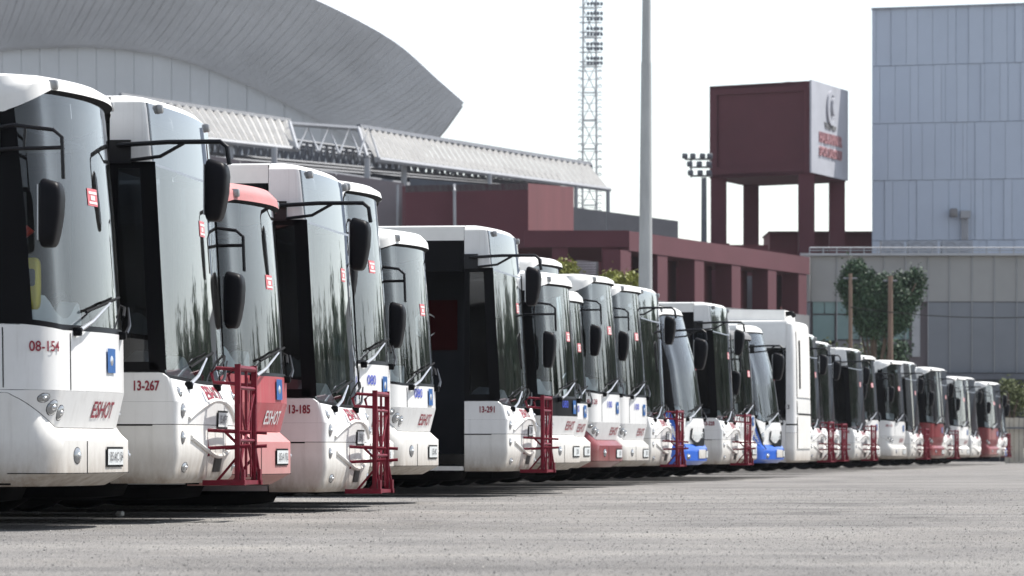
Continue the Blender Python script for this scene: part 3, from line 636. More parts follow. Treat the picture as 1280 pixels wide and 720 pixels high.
def solve(ty, d, th, mode, px):
    T = TY[ty]; c, s = math.cos(th), math.sin(th)
    loc = lambda p, X, Y: (X + p.x*c + p.y*s, Y - p.x*s + p.y*c)
    near = Vector((T['lev'][2][2]-T['lev'][2][3]*.8, -WB, 0))
    X, Y = 0., 0.
    Y = d - loc(near, 0, 0)[1]
    pts = T['rows'][2] if mode == 'R' else [Vector((T['lev'][2][2]-T['lev'][2][3]-.02, -WB+.01, 0))]
    for _ in range(12):
        cur = max(640+F*loc(p, X, Y)[0]/loc(p, X, Y)[1] for p in pts); X += (px-cur)*d/F
    return X, Y
G = dict
BUS = [
 ('A', 28.7, 'R', 160, G(num='08-154', plate='35 AC 154', validator=1, label='white rounded city bus numbered 08-154 with a yellow ticket machine inside')),
 ('B', 31.5, 'C', 220, G(num='13-267', rack=1, plate='35 AIF 97', label='white flat-fronted city bus numbered 13-267 with dark red bicycle rack')),
 ('L', 34.4, 'R', 363, G(band=M['red'], panel=M['red'], bumper=M['pink'], cap=M['pink'], body=M['red'], tcol=M['plate'], plate='35 A 1762', dz=-.04, label='faded red and pink rounded city bus beside the bus numbered 13-267')),
 ('B', 37.2, 'C', 406, G(num='13-185', rack=1, plate='35 AJ 12', dz=-.12, label='white flat-fronted city bus numbered 13-185 with dark red bicycle rack')),
 ('A', 39.9, 'R', 492, G(digits='080', sticker=True, label='tall white rounded bus right behind the bus numbered 13-185')),
 ('L', 42.6, 'R', 548, G(digits='080', plate='35 AIC', label='low white rounded bus in front of the open-doored bus 13-291')),
 ('B', 49.8, 'C', 633, G(num='13-291', rack=1, open=1, flag=1, label='white flat-fronted city bus numbered 13-291 with its front door open')),
 ('L', 52.9, 'R', 725, G(panel=M['black'], digits='080', label='low rounded bus with a black panel under its windscreen')),
 ('A', 55.7, 'R', 714, G(sticker=False, label='tall white bus wedged between two low rounded buses, only its roof showing')),
 ('L', 58.6, 'R', 738, G(digits='020', label='low white rounded bus tucked between a roof-only bus and the red-bumpered bus')),
 ('A', 61.6, 'R', 778, G(bumper=M['dred'], digits='100', num='08-128', label='white rounded bus with a dark red lower bumper')),
 ('A', 65.0, 'R', 811, G(digits='100', label='tall white rounded bus on the far side of the red-bumpered one')),
 ('B', 68.0, 'C', 813, G(rack=1, sticker=False, label='flat-fronted bus whose bicycle rack stands before the first blue-striped bus')),
 ('C', 71.6, 'R', 884, G(bumper=M['blue'], label='blue and white modern bus beside the bus numbered 13-228')),
 ('B', 75.6, 'C', 902, G(num='13-228', rack=1, label='white flat-fronted bus numbered 13-228 between two blue-striped buses')),
 ('L', 79.0, 'R', 946, G(cap=M['conc'], label='low rounded bus with a greyish roof edge behind bus 13-228')),
 ('C', 82.4, 'R', 980, G(bumper=M['blue'], label='blue and white modern bus next to the reversed bus')),
 ('D', 86.2, 'C', 993, G(label='white bus parked tail outwards with a roof air unit and vent slot')),
 ('B', 95.0, 'C', 1012, G(rack=1, label='flat-fronted white bus with bicycle rack just past the reversed bus')),
 ('B', 102.0, 'C', 1030, G(rack=1, sticker=False, label='flat-fronted bus with bicycle rack second past the reversed bus')),
 ('B', 109.0, 'C', 1068, G(rack=1, num='13-238', label='white flat-fronted bus numbered 13-238 in the far half of the row')),
 ('A', 114.0, 'R', 1100, G(label='white rounded bus directly behind the bus numbered 13-238')),
 ('A', 120.5, 'R', 1133, G(num='08-121', label='white rounded bus numbered 08-121 with a wide dark doorway')),
 ('B', 125.5, 'C', 1138, G(rack=1, label='white flat-fronted bus with bicycle rack beside a red-fronted far bus')),
 ('A', 130.5, 'R', 1181, G(body=M['dred'], band=M['dred'], panel=M['dred'], bumper=M['dred'], sticker=False, label='dark red fronted bus, larger of the two far red buses')),
 ('B', 135.5, 'C', 1177, G(rack=1, label='flat-fronted bus with bicycle rack behind the larger far red bus')),
 ('A', 147.0, 'R', 1212, G(label='small-looking white rounded bus past the larger far red bus')),
 ('B', 152.5, 'C', 1214, G(sticker=False, label='white flat-fronted bus without bicycle rack near the end of the row')),
 ('A', 158.5, 'R', 1249, G(body=M['dred'], band=M['dred'], panel=M['dred'], bumper=M['dred'], label='dark red fronted bus, smaller of the two far red buses')),
 ('B', 164.0, 'C', 1246, G(rack=1, label='flat-fronted bus with bicycle rack, next to last in the row')),
 ('C', 170.0, 'R', 1262, G(bumper=M['blue'], sticker=False, label='blue and white bus at the very end of the row by the fence')),
]
for ty, d, mode, px, o in BUS:
    th = R(6.3 + 7.7*min(1, max(0, (d-30)/85)))
    X, Y = solve(ty, d, th, mode, px)
    make_bus(ty, (X, Y), th, o)

# ------------------------------------------------------------------ background
def slab(m, poly, D, T_):      # right-hand buildings are turned a little so only their long face shows
    bk = Vector((T_*.13 if poly[0][0] > 990 else 0, T_, 0)); return m.prism([W(x, y, D) for x, y in poly], [W(x, y, D)+bk for x, y in poly])
def rectp(x0, x1, y0, y1): return [(x0, y1), (x1, y1), (x1, y0), (x0, y0)]
def gz(px, D): v = W(px, 0, D); return Vector((v.x, D, 0))
GY = HZ  # helper: rows below this are hidden by the buses
def ground_row(D): return HZ + HC*F/D
# --- arena with big curved roof
ar = empty('arena', gz(200, 300)); tag(ar, 'vast arena with curved grey metal roof and pale arched end wall', 'arena')
def interp(pts, t):
    n = len(pts)-1; i = min(int(t*n), n-1); f = t*n-i
    p0 = pts[max(i-1, 0)]; p1 = pts[i]; p2 = pts[i+1]; p3 = pts[min(i+2, n)]
    return tuple(.5*(2*b+(c-a)*f+(2*a-5*b+4*c-d)*f*f+(3*b-a-3*c+d)*f**3) for a, b, c, d in zip(p0, p1, p2, p3))
inner = [(-420, 185), (-290, 130), (-150, 85), (-40, 65), (40, 57.5), (130, 57), (220, 71), (300, 100), (370, 134), (430, 168), (500, 216)]
outer = [(-330, -10), (-220, -55), (-110, -78), (0, -88), (100, -84), (200, -66), (300, -37), (400, 2), (490, 50), (548, 100), (580, 128)]
NP = 84; inv = ar.matrix_world
def child(m, name, mat_, par, sharp=38):
    # geometry is given in world space: shift into the parent's frame
    off = Vector(par.location); q = par.parent
    while q: off += Vector(q.location); q = q.parent
    m.v = [tuple(Vector(v)-off) for v in m.v]
    return m.build(name, mat_, par, sharp)
DO, DI = 268, 279
for i in range(NP):
    t0, t1 = i/NP, (i+1)/NP-.0002
    rows = []
    for k in range(5):
        f = k/4; D = DI+(DO-DI)*f; sag = 4*f*(1-f)
        r = []
        for t in (t0, (t0+t1)/2, t1):
            a = interp(inner, t); b = interp(outer, t); p = W(a[0], a[1], DI).lerp(W(b[0], b[1], DO), f)
            r.append(p + Vector((0, (.5 if t != t0 else .545)*sag + rnd.uniform(-.03, .03), -.4*sag)))
        rows.append(r)
    child(MB().grid(rows), 'roof_panel', M['zinc'], ar)
rows = []
for k in range(61):
    t = k/60; a = interp(inner, t); b = interp(outer, t); p = W(a[0], a[1], DI); q = W(b[0], b[1], DO)
    rows.append([p.lerp(q, f) + Vector((0, .75+.6*4*f*(1-f), -.4*4*f*(1-f)-.1)) for f in (0, .25, .5, .75, .985)])
child(MB().grid(rows), 'roof_underlay', M['zinc'], ar)
rows = []
for k in range(41):
    t = k/40; b = interp(outer, t); p = W(b[0], b[1], DO); rows.append([p, p+Vector((-.1, .3, .15)), p+Vector((-6, 16, -1)), p+Vector((-30, 60, -6))])
child(MB().grid(rows), 'roof_shell', M['zinc'], ar)
xs_ = [-420 + i*23.5 for i in range(40)]
def inner_y(x):
    best = min((abs(interp(inner, t/400)[0]-x), interp(inner, t/400)[1]) for t in range(401)); return best[1]
for i in range(39):
    a, b = xs_[i], xs_[i+1]-.3
    if b > 498: break
    D = DI+1.0+(.04 if i % 2 else 0)
    child(slab(MB(), [(a, 500), (b, 500), (b, inner_y(b)-4), (a, inner_y(a)-4)], D, .3), 'wall_panel', M['zincl'], ar)
# --- grandstand with corrugated canopy
gs = empty('grandstand', gz(480, 215)); tag(gs, 'grandstand with white corrugated sloping canopies on open steel trusses', 'grandstand')
def canopy(tl, tr, bl, br, n, D0, D1, dn):
    for i in range(n):
        pts = []
        for f in (i/n, (i+.5)/n, (i+1)/n-.06/n):
            a = W(tl[0]+(tr[0]-tl[0])*f, tl[1]+(tr[1]-tl[1])*f, D0+(D1-D0)*f+dn); b = W(bl[0]+(br[0]-bl[0])*f, bl[1]+(br[1]-bl[1])*f, D0+(D1-D0)*f)
            pts.append((a, b))
        up = Vector((0, 0, .16)); pts[1] = (pts[1][0]+up, pts[1][1]+up)
        child(MB().grid([[p[0] for p in pts], [p[1] for p in pts]]), 'roof_sheet', M['sheet'], gs)
    a0, a1 = W(*tl, D0+dn), W(*tr, D1+dn)
    child(MB().tube([a0, a1], .22, 6), 'ridge_beam', M['dsteel'], gs)
    child(MB().tube([W(*bl, D0), W(*br, D1)], .14, 6), 'eave_beam', M['steel'], gs)
canopy((150, 121), (362, 153), (190, 167), (373, 187), 22, 205, 210, 6)
canopy((448, 160), (737, 207), (470, 199), (762, 237), 40, 212, 228, 6)
tr = MB()
def truss_row(x0, x1, ya, yb, D0, D1, n):
    for i in range(n):
        f0, f1 = i/n, (i+1)/n; fm = (f0+f1)/2
        def pt(f, lo): return W(x0+(x1-x0)*f, (ya[0]+(ya[1]-ya[0])*f) if not lo else (yb[0]+(yb[1]-yb[0])*f), D0+(D1-D0)*f)
        tr.tube([pt(f0, 1), pt(fm, 0)], .055, 4); tr.tube([pt(fm, 0), pt(f1, 1)], .055, 4)
    tr.tube([W(x0, ya[0], D0), W(x1, ya[1], D1)], .08, 4); tr.tube([W(x0, yb[0], D0), W(x1, yb[1], D1)], .08, 4)
for q in range(3):
    truss_row(240, 700, (158+q*6, 220+q*3), (190+q*5, 232+q*2), 213+q*3, 228+q*3, 56-q*8)
child(tr, 'roof_truss', M['dsteel'], gs)
big = MB()
for xa in (372, 398, 424, 448):
    big.tube([W(xa, 186+(xa-372)*.12, 209), W(xa+13, 160, 214), W(xa+26, 189+(xa-372)*.12, 209)], .07, 5)
big.tube([W(362, 153, 213), W(372, 187, 209)], .1, 5).tube([W(448, 160, 214), W(459, 196, 210)], .1, 5).tube([W(362, 155, 214), W(450, 161, 214)], .13, 5)
child(big, 'open_bay_frame', M['steel'], gs)
child(slab(MB(), [(230, 420), (512, 420), (512, 222), (440, 213), (230, 184)], 226, .4), 'shaded_back_wall', M['dark'], gs)  # shade below the canopy is put into the wall colour
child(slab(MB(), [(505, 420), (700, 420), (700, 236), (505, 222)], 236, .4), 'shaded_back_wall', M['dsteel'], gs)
child(MB().tube([W(230, 193, 224), W(512, 232, 224)], .18, 5), 'gutter', M['steel'], gs)
child(MB().tube([W(230, 200, 223), W(512, 239, 223)], .10, 5), 'gutter', M['steel'], gs)
for px, y0, y1, D in ((288, 176, 300, 208), (343, 184, 300, 208.5), (459, 198, 300, 209), (505, 206, 300, 215), (612, 217, 300, 218.5), (720, 233, 300, 225.5), (760, 238, 300, 227.5)):
    a = W(px, y0, D); child(MB().tube([a, Vector((a.x, a.y, 0))], .15 if px < 600 else .11, 8), 'column', M['steel'], gs)
cw = empty('concrete_wall', gz(400, 206)); tag(cw, 'mauve grey concrete wall below the open part of the grandstand', 'wall')
for a, b in ((-60, 60), (61, 180), (181, 300), (301, 420), (421, 506)):
    yt = lambda x: 190+(x-230)*.142
    child(slab(MB(), [(a, 555), (b-.4, 555), (b-.4, yt(b)), (a, yt(a))], 206, .5), 'wall_panel', M['conc2'], cw)
child(MB().tube([W(497, 231, 205.6), W(497, 330, 205.6)], .07, 6), 'downpipe', M['steel'], cw)
# --- maroon block and grey wall
mb = empty('maroon_block', gz(600, 196)); tag(mb, 'windowless maroon rendered building block under the far canopy', 'building')
Dm = 196
a, b, c_ = W(507, 232, Dm-2), W(660, 229, Dm), W(717, 234, Dm+16)
def wall3(p, q, ztop0, ztop1, thick, m): 
    n = Vector((-(q-p).y, (q-p).x, 0)).normalized()*thick
    return m.prism([Vector((p.x, p.y, 0)), Vector((q.x, q.y, 0)), Vector((q.x, q.y, ztop1)), Vector((p.x, p.y, ztop0))], [Vector((p.x, p.y, 0))+n, Vector((q.x, q.y, 0))+n, Vector((q.x, q.y, ztop1))+n, Vector((p.x, p.y, ztop0))+n])
child(wall3(a, b, a.z, b.z, .5, MB()), 'front_wall', M['maroon'], mb)
child(wall3(b+Vector((.01, .02, 0)), c_, b.z, c_.z, .5, MB()), 'end_wall', M['maroon2'], mb)  # sun on this side is put into the paler maroon
child(MB().prism([a, b, c_, Vector((a.x, c_.y, a.z))], [v+Vector((0, 0, -.3)) for v in (a, b, c_, Vector((a.x, c_.y, a.z)))]), 'roof_slab', M['conc'], mb)
child(MB().tube([W(568, 231, Dm-1.3), W(568, 238, Dm-1.5), W(569, 340, Dm-1.5)], .08, 6), 'downpipe', M['steel'], mb)
gw = empty('grey_parapet_wall', gz(780, 222)); tag(gw, 'long grey parapet wall rising behind the maroon arcade', 'wall')
for x0, x1 in ((700, 758), (759, 803), (804, 848)):
    yy = lambda x: 259+(x-717)*.132
    child(slab(MB(), [(x0, 420), (x1-.3, 420), (x1-.3, yy(x1)), (x0, yy(x0))], 222, .5), 'wall_panel', M['conc'], gw)
# --- arcade
ac = empty('arcade', gz(840, 200)); tag(ac, 'maroon colonnade with deep flat beam and square columns', 'arcade')
D0, D1 = 190, 216
A0, A1, A2 = W(655, 289, D0), W(786, 288, D0), W(1012, 318, D1)
zt_, zb_ = A1.z, W(786, 309, D0).z
def beam(p, q, z0, z1, t, m):
    n = Vector((-(q-p).y, (q-p).x, 0)).normalized()*t
    P = [Vector((p.x, p.y, z0)), Vector((q.x, q.y, z0)), Vector((q.x, q.y, z1)), Vector((p.x, p.y, z1))]
    return m.prism(P, [v+n for v in P])
child(beam(A0, A1, zb_, zt_, 1.2, MB()), 'beam', M['maroon'], ac)
child(beam(A1+Vector((.02, .05, 0)), A2, zb_-.15, zt_-.02, 1.0, MB()), 'beam', M['maroon'], ac)
sh = Vector((-1.0, 9, 0))
child(MB().prism([A0+Vector((0, 1.3, -.35)), A1+Vector((0, 1.3, -.35)), A2+Vector((0, 1.3, -.35)), A2+sh+Vector((0, 0, -.35)), A0+sh+Vector((0, 0, -.35))], [v+Vector((0, 0, -.3)) for v in (A0+Vector((0, 1.3, -.35)), A1+Vector((0, 1.3, -.35)), A2+Vector((0, 1.3, -.35)), A2+sh+Vector((0, 0, -.35)), A0+sh+Vector((0, 0, -.35)))]), 'roof_slab', M['maroon'], ac)
dirr = (A2-A1); dirr.z = 0
for px in (783, 829, 875, 921, 966, 1004):
    # intersect the pixel's column with the arcade line
    k = (px-640)/F; t = (k*A1.y-A1.x)/(dirr.x-k*dirr.y); p = A1+dirr*t
    for j, s_ in enumerate((Vector((0, 0, 0)), Vector((.6, 5.2, 0)))):
        q = p+s_; uu = dirr.normalized(); nn_ = Vector((uu.y, -uu.x, 0)); c4 = [q-uu*.7-nn_*.03, q+uu*.7-nn_*.03, q+uu*.7-nn_*.85, q-uu*.7-nn_*.85]; zz = zb_-.16 if j == 0 else zb_-.2
        child(MB().prism([Vector((v.x, v.y, zz)) for v in c4], [Vector((v.x, v.y, 0)) for v in c4]), 'column', M['maroon'] if j == 0 else M['maroon2'], ac)
for px in (762, 700):
    q = W(px, 300, D0); child(MB().box(q.x-.35, q.x+.35, q.y+.1, q.y+.9, 0, zb_-.01), 'column', M['maroon'], ac)
# recessed back wall of the arcade with gaps to the light
bw = empty('arcade_back_building', gz(840, 214)); tag(bw, 'maroon building behind the colonnade with louvred window and doorways', 'building')
for x0, x1, y0, y1 in ((655, 718, 292, 520), (718, 748, 292, 312), (748, 856, 302, 520), (856, 873, 302, 322), (856, 873, 348, 520), (873, 900, 304, 520), (900, 912, 304, 327), (900, 912, 345, 520), (912, 960, 306, 520), (960, 1012, 312, 520), (718, 748, 345, 520)):
    child(slab(MB(), rectp(x0, x1, y0, y1), 212+(x0-655)*.06, .4), 'wall_panel', M['maroon'] if x0 % 2 else M['maroon2'], bw)
fr = child(slab(MB(), rectp(718, 748, 312, 345), 212.3, .2), 'window_frame', M['conc'], bw)
for k in range(9):
    y = 315+k*3.2; child(slab(MB(), rectp(721, 745, y, y+2.1), 212.0, .15), 'louvre', M['louv'], bw)
for x0, x1, y0, y1 in ((985, 998, 345, 500), (925, 945, 345, 500), (840, 848, 330, 480)):
    child(slab(MB(), rectp(x0, x1, y0, y1), 211.5+(x0-655)*.05, .2), 'doorway', M['conc'], bw)
# low grey wall along the yard
lw = empty('yard_wall', gz(900, 180)); tag(lw, 'low grey concrete boundary wall sloping away behind the buses', 'wall')
px_ = [700+24*i for i in range(14)]
for i in range(13):
    f0 = (px_[i]-800)/210; f1 = (px_[i+1]-800)/210
    p = W(px_[i], 374+20*f0, 178+12*f0); q = W(px_[i+1]-.4, 374+20*f1, 178+12*f1)
    child(wall3(p, q, p.z, q.z, .3, MB()), 'wall_panel', M['conc'], lw)
# --- maroon tower with the sign
tw = empty('sign_tower', gz(960, 229)); tag(tw, 'maroon four-legged portal tower carrying a boxed head and white sign', 'tower')
Dt = 229
pA, pB, pC = W(887, 105, Dt+3.5), W(1012, 101, Dt), W(1057, 107, Dt+7.0)
ztop = W(1012, 101, Dt).z; zbx = W(1012, 218, Dt).z
pD = pA+(pC-pB)
for n_, p in (('leg', pA), ('leg', pB), ('leg', pC), ('leg', pD)):
    ctr = (pA+pB+pC+pD)/4; dv = (ctr-p); dv.z = 0; q = p + dv.normalized()*.55
    child(MB().box(q.x-.42, q.x+.42, q.y-.42, q.y+.42, 0, zbx+.02), n_, M['maroon'], tw)
def face(p, q, nm):
    u = (q-p); u.z = 0; L = u.length; u.normalize(); n = Vector((u.y, -u.x, 0))
    m = MB()
    def seg(s0, s1, z0, z1, d0, d1, mm):
        P = [p+u*s0+n*d1, p+u*s1+n*d1]; Q = [p+u*s0+n*d0, p+u*s1+n*d0]
        mm.prism([Vector((P[0].x, P[0].y, z0)), Vector((P[1].x, P[1].y, z0)), Vector((P[1].x, P[1].y, z1)), Vector((P[0].x, P[0].y, z1))],
                 [Vector((Q[0].x, Q[0].y, z0)), Vector((Q[1].x, Q[1].y, z0)), Vector((Q[1].x, Q[1].y, z1)), Vector((Q[0].x, Q[0].y, z1))])
    seg(.0, L, zbx, ztop, -.3, -.12, m); child(m, 'head_panel', M['maroon'], tw)
    m = MB(); seg(0, .45, zbx, ztop, -.11, .0, m); seg(L-.45, L, zbx, ztop, -.11, .0, m); seg(.45, L-.45, ztop-.5, ztop, -.11, .0, m); seg(.45, L-.45, zbx, zbx+.6, -.11, .0, m)
    child(m, 'head_frame', M['maroon'], tw)
    return u, n, L, seg
face(pA, pB, 0); face(pC, pD, 0); face(pD, pA, 0); u, n, L, seg = face(pB, pC, 0)
child(MB().prism([Vector((v.x, v.y, ztop)) for v in (pA, pB, pC, pD)], [Vector((v.x, v.y, ztop-.2)) for v in (pA, pB, pC, pD)]), 'head_roof', M['maroon'], tw)
child(MB().prism([Vector((v.x, v.y, zbx+.2)) for v in (pA, pB, pC, pD)], [Vector((v.x, v.y, zbx+.02)) for v in (pA, pB, pC, pD)]), 'head_soffit', M['maroon'], tw)
m = MB(); seg(-.05, L+.1, zbx+.1, ztop+.05, .02, .12, m); sb = child(m, 'sign_board', M['signw'], tw)
def sign_text(body, zc, size, name, mt, sx=1., dep=.07):
    vs, fs = text_verts(body, size, .03, 0, sx); P = [pB+u*(L/2+x)+n*(.12+dep) for x, y in vs]
    P = [Vector((p.x, p.y, zc+y)) for p, (x, y) in zip(P, vs)]; Q = [p-n*dep for p in P]; nn = len(P)
    ed = {}
    for f in fs:
        for i in range(len(f)):
            e = (f[i], f[(i+1) % len(f)]); ed[e] = 1
    side = [(a_, b_, b_+nn, a_+nn) for a_, b_ in ed if (b_, a_) not in ed]
    child(MB().add(P+Q, list(fs)+side), name, mt, sb)
H_ = ztop-zbx; sc = L/7.4
sign_text('HALKAPINAR', zbx+H_*.415, 1.0*L/9.6, 'sign_lettering', M['signr'])
sign_text('SPOR SALONU', zbx+H_*.265, 1.0*L/10.6, 'sign_lettering', M['signr'])
sign_text('Türkiye Spor', zbx+H_*.56, .6*L/10, 'small_lettering', M['conc'], 1.0, .05)
m = MB(); nn = 22
outp = [(.78*math.cos(R(40+280*k/nn)), .95*math.sin(R(40+280*k/nn))) for k in range(nn+1)]; inp = [(.20+.60*math.cos(R(40+280*k/nn)), .74*math.sin(R(40+280*k/nn))) for k in range(nn+1)]
def sp_(x, y, d): v = pB+u*(L/2+x)+n*(.12+d); return Vector((v.x, v.y, zbx+H_*.76+y))
for k in range(nn): m.prism([sp_(*outp[k], .12), sp_(*outp[k+1], .12), sp_(*inp[k+1], .12), sp_(*inp[k], .12)], [sp_(*outp[k], .02), sp_(*outp[k+1], .02), sp_(*inp[k+1], .02), sp_(*inp[k], .02)])
child(m, 'crescent_emblem', M['signw'], sb)
m = MB(); m.prism([sp_(.25+.42*math.cos(2*math.pi*k/12), .1+.5*math.sin(2*math.pi*k/12), .22) for k in range(12)], [sp_(.25+.42*math.cos(2*math.pi*k/12), .1+.5*math.sin(2*math.pi*k/12), .02) for k in range(12)])
child(m, 'emblem_boss', M['signw'], sb)
child(MB().rbox(W(990, 100, Dt+3).x-.5, W(990, 100, Dt+3).x+.4, Dt+2, Dt+3, ztop, ztop+.15, .5), 'roof_vent', M['maroon'], tw)
# small maroon block beyond the tower
sm = empty('maroon_outbuilding', gz(1020, 240)); tag(sm, 'plain maroon building low between tower and blue hall', 'building')
child(slab(MB(), rectp(962, 1095, 291, 500), 246, 6), 'wall', M['maroon2'], sm)
child(slab(MB(), rectp(961, 1095, 289, 291), 245.7, 6.5), 'coping', M['maroon'], sm)
# --- blue grey hall
bh = empty('blue_hall', gz(1200, 236)); tag(bh, 'tall windowless hall clad in blue grey metal panels', 'building')
DB = 236
ytop = lambda x: 11-(x-1090)*.034
child(slab(MB(), [(1090.5, 520), (1420, 520), (1420, ytop(1420)+1), (1090.5, ytop(1090)+1)], DB+.25, 24), 'core', M['acu'], bh)
rowsy = [0, 72, 144, 215, 290, 312]
for r in range(5):
    x = 1090.0; k = 0
    while x < 1400:
        wd = rnd.choice([5, 10, 10, 14, 16, 19, 20]); x1 = min(x+wd, 1400)
        yl = lambda xx, q: ytop(xx)+rowsy[q]*(1-0.00002*(xx-1090)) + (0 if q == 0 else (xx-1090)*.034*min(1, rowsy[q]/300))
        child(slab(MB(), [(x, yl(x, r+1)-.3), (x1-.3, yl(x1, r+1)-.3), (x1-.3, yl(x1, r)+.3), (x, yl(x, r)+.3)], DB+rnd.choice((0, 0, .05)), .2), 'cladding_panel', M['bluec'] if rnd.random() < .6 else M['bluec2'], bh)
        x = x1
child(slab(MB(), [(1089, ytop(1090)+.5), (1420, ytop(1420)+.5), (1420, ytop(1420)-1.2), (1089, ytop(1090)-1.2)], DB-.15, 1), 'parapet_cap', M['acu'], bh)
p = W(1192, 266, DB-.4); child(MB().rbox(p.x-.22, p.x+.22, p.y-.2, p.y+.2, p.z-.25, p.z+.25, .4), 'floodlamp', M['conc'], bh)
pj = MB()
for k, dx in enumerate((0, 3, 6)): pj.tube([W(1203+dx, 300, DB-.3), W(1203+dx, 272, DB-.3), W(1200, 268, DB-.3)], .06, 6)
child(pj, 'conduit', M['steel'], bh)
p = W(1206, 268, DB-.35); child(MB().box(p.x-.25, p.x+.3, p.y-.2, p.y+.2, p.z-.2, p.z+.2), 'junction_box', M['steel'], bh)
# --- lower grey annexe
gx = empty('grey_annexe', gz(1150, 220)); tag(gx, 'low grey panelled annexe in front of the blue hall', 'building')
DG = 218
child(slab(MB(), rectp(1012, 2090, 318, 560), DG+.3, 8), 'core', M['conc2'], gx)
xsg = [1001, 1013, 1046, 1076, 1105, 1132, 1160, 1187, 1215, 1243, 1271, 1299, 1327, 1355] + [1383+28*i for i in range(26)]
for i in range(len(xsg)-1):
    for (y0, y1) in ((320, 377), (378, 466)):
        if y0 > 370 and 1010 < xsg[i] < 1150: continue
        child(slab(MB(), rectp(xsg[i]+.6, xsg[i+1]-.6, y0, y1), DG+(0 if i else -1), .3), 'cladding_panel', M['greyc' if y0 < 370 else 'greyd'], gx)
for x in xsg[2:]: child(slab(MB(), rectp(x-.4, x+.4, 320, 466), DG-.06, .3), 'joint_strip', M['greyj'], gx)
for x0, x1, y0, y1, mm in ((1016, 1030, 376, 392, 'gglass'), (1031, 1044, 376, 392, 'gglass'), (1045, 1068, 376, 392, 'gglass'), (1016, 1043, 394, 430, 'gglass'), (1046, 1074, 394, 424, 'gglass'), (1076, 1104, 394, 424, 'gglass'), (1106, 1136, 394, 424, 'gglass'), (1016, 1136, 426, 450, 'conc'), (1140, 1150, 360, 446, 'greyj')):
    child(slab(MB(), rectp(x0, x1, y0, y1), DG+.1, .2), 'window_pane' if mm == 'gglass' else 'plinth', M[mm], gx)
child(slab(MB(), rectp(1000, 2090, 316.5, 319.4), DG-.3, 1), 'parapet_cap', M['greyj'], gx)
rl = MB()
for k in range(24): x = 1012+k*17; rl.tube([W(x, 317, DG), W(x, 309, DG)], .03, 4)
rl.tube([W(1012, 309.5, DG), W(1420, 309.5, DG)], .035, 4).tube([W(1012, 313, DG), W(1420, 313, DG)], .025, 4)
child(rl, 'railing', M['steel'], gx)
child(slab(MB(), rectp(1150, 2090, 467, 474), DG-.4, .6), 'base_band', M['dsteel'], gx)
for x0, x1 in ((1102, 1130), (1136, 1172), (1178, 1216)):
    t_ = tag(empty('air_conditioner', W((x0+x1)/2, 317, DG+5)), {1102: 'narrow grey rooftop air unit at the corner of the blue hall', 1136: 'grey rooftop air unit between the narrow and the widest unit', 1178: 'widest grey rooftop air unit, below the conduit on the blue hall'}[x0], 'air conditioner', 'rooftop air units')
    p, q = W(x0, 317, DG+5), W(x1, 301, DG+5)
    child(MB().box(p.x, q.x, p.y, p.y+1.2, p.z, q.z), 'casing', M['acu'], t_)
    for k in range(2):
        cx = p.x+(q.x-p.x)*(.28+.44*k)
        child(MB().lathe([(.26, -.03), (.26, .02), (.05, .02)], (cx, p.y-.01, (p.z+q.z)/2), 14), 'fan_grille', M['dsteel'], t_)
# --- floodlight masts
def lattice(px, D, wd, ytop_, name, label):
    base = gz(px, D); e = tag(empty(name, base), label, 'floodlight mast')
    zt2 = W(px, ytop_, D).z; a = MB(); h = wd/2; n = int(zt2/1.9)
    cs = [(-h, -h), (h, -h), (h, h), (-h, h)]
    for x, y in cs: a.tube([base+Vector((x, y, 0)), base+Vector((x*.8, y*.8, zt2))], .06, 4)
    for i in range(n):
        z0, z1 = zt2*i/n, zt2*(i+1)/n
        for k in range(4):
            c0, c1 = cs[k], cs[(k+1) % 4]; s0, s1 = 1-.2*i/n, 1-.2*(i+1)/n
            a.tube([base+Vector((c0[0]*s0, c0[1]*s0, z0)), base+Vector((c1[0]*s1, c1[1]*s1, z1))], .035, 3)
            a.tube([base+Vector((c0[0]*s0, c0[1]*s0, z1)), base+Vector((c1[0]*s0, c1[1]*s0, z1))], .035, 3)
    child(a, 'lattice_shaft', M['steel'], e); return e, base, zt2
DL = 300
e, base, zt2 = lattice(737, DL, 1.1, -60, 'floodlight_mast', 'tall pale lattice floodlight mast rising behind the canopy end')
px2m = DL/F
for r_, y in enumerate([-50, -43, -31, -24, -12, -5, 6, 18, 25, 37, 44, 56, 62, 74, 80]):
    z = W(0, y, DL).z; child(MB().tube([base+Vector((-13*px2m, -.7, z-.25)), base+Vector((15*px2m, -.7, z-.25))], .05, 4), 'lamp_bar', M['steel'], e)
    for k in range(5):
        x = base.x+(-2+k*4.2)*px2m; child(MB().rbox(x-.11, x+.09, DL-1.1, DL-.8, z-.15, z+.10, .5, 5), 'floodlamp', M['dsteel'], e)
ld = MB()
for i in range(38):
    z = W(0, 85+i*5, DL).z
    if i % 2: ld.tube([base+Vector((-.75, -.6, z)), base+Vector((.85, -.6, z))], .03, 3)
    a_ = base+Vector((-.8+.08*math.sin(i), -.9, z))
child(ld, 'rungs', M['steel'], e)
cg = MB()
for sg in (-1, 1):
    for i in range(20):
        z = W(0, 90+i*9.2, DL).z; cg.tube([base+Vector((sg*.85, -.6, z)), base+Vector((sg*.72, -.6, z+.12)), base+Vector((sg*.55, -.5, z))], .04, 3)
tag(child(cg, 'step_hoops', M['steel'], e), kind='stuff')
DF = 230; b2 = gz(880, DF); e2 = tag(empty('floodlight_mast', b2), 'small floodlight mast with nine lamps beside the maroon tower', 'floodlight mast')
zt3 = W(0, 222, DF).z; child(MB().tube([b2, b2+Vector((0, 0, zt3))], [.22, .14], 8), 'post', M['dsteel'], e2)
k_ = DF/F
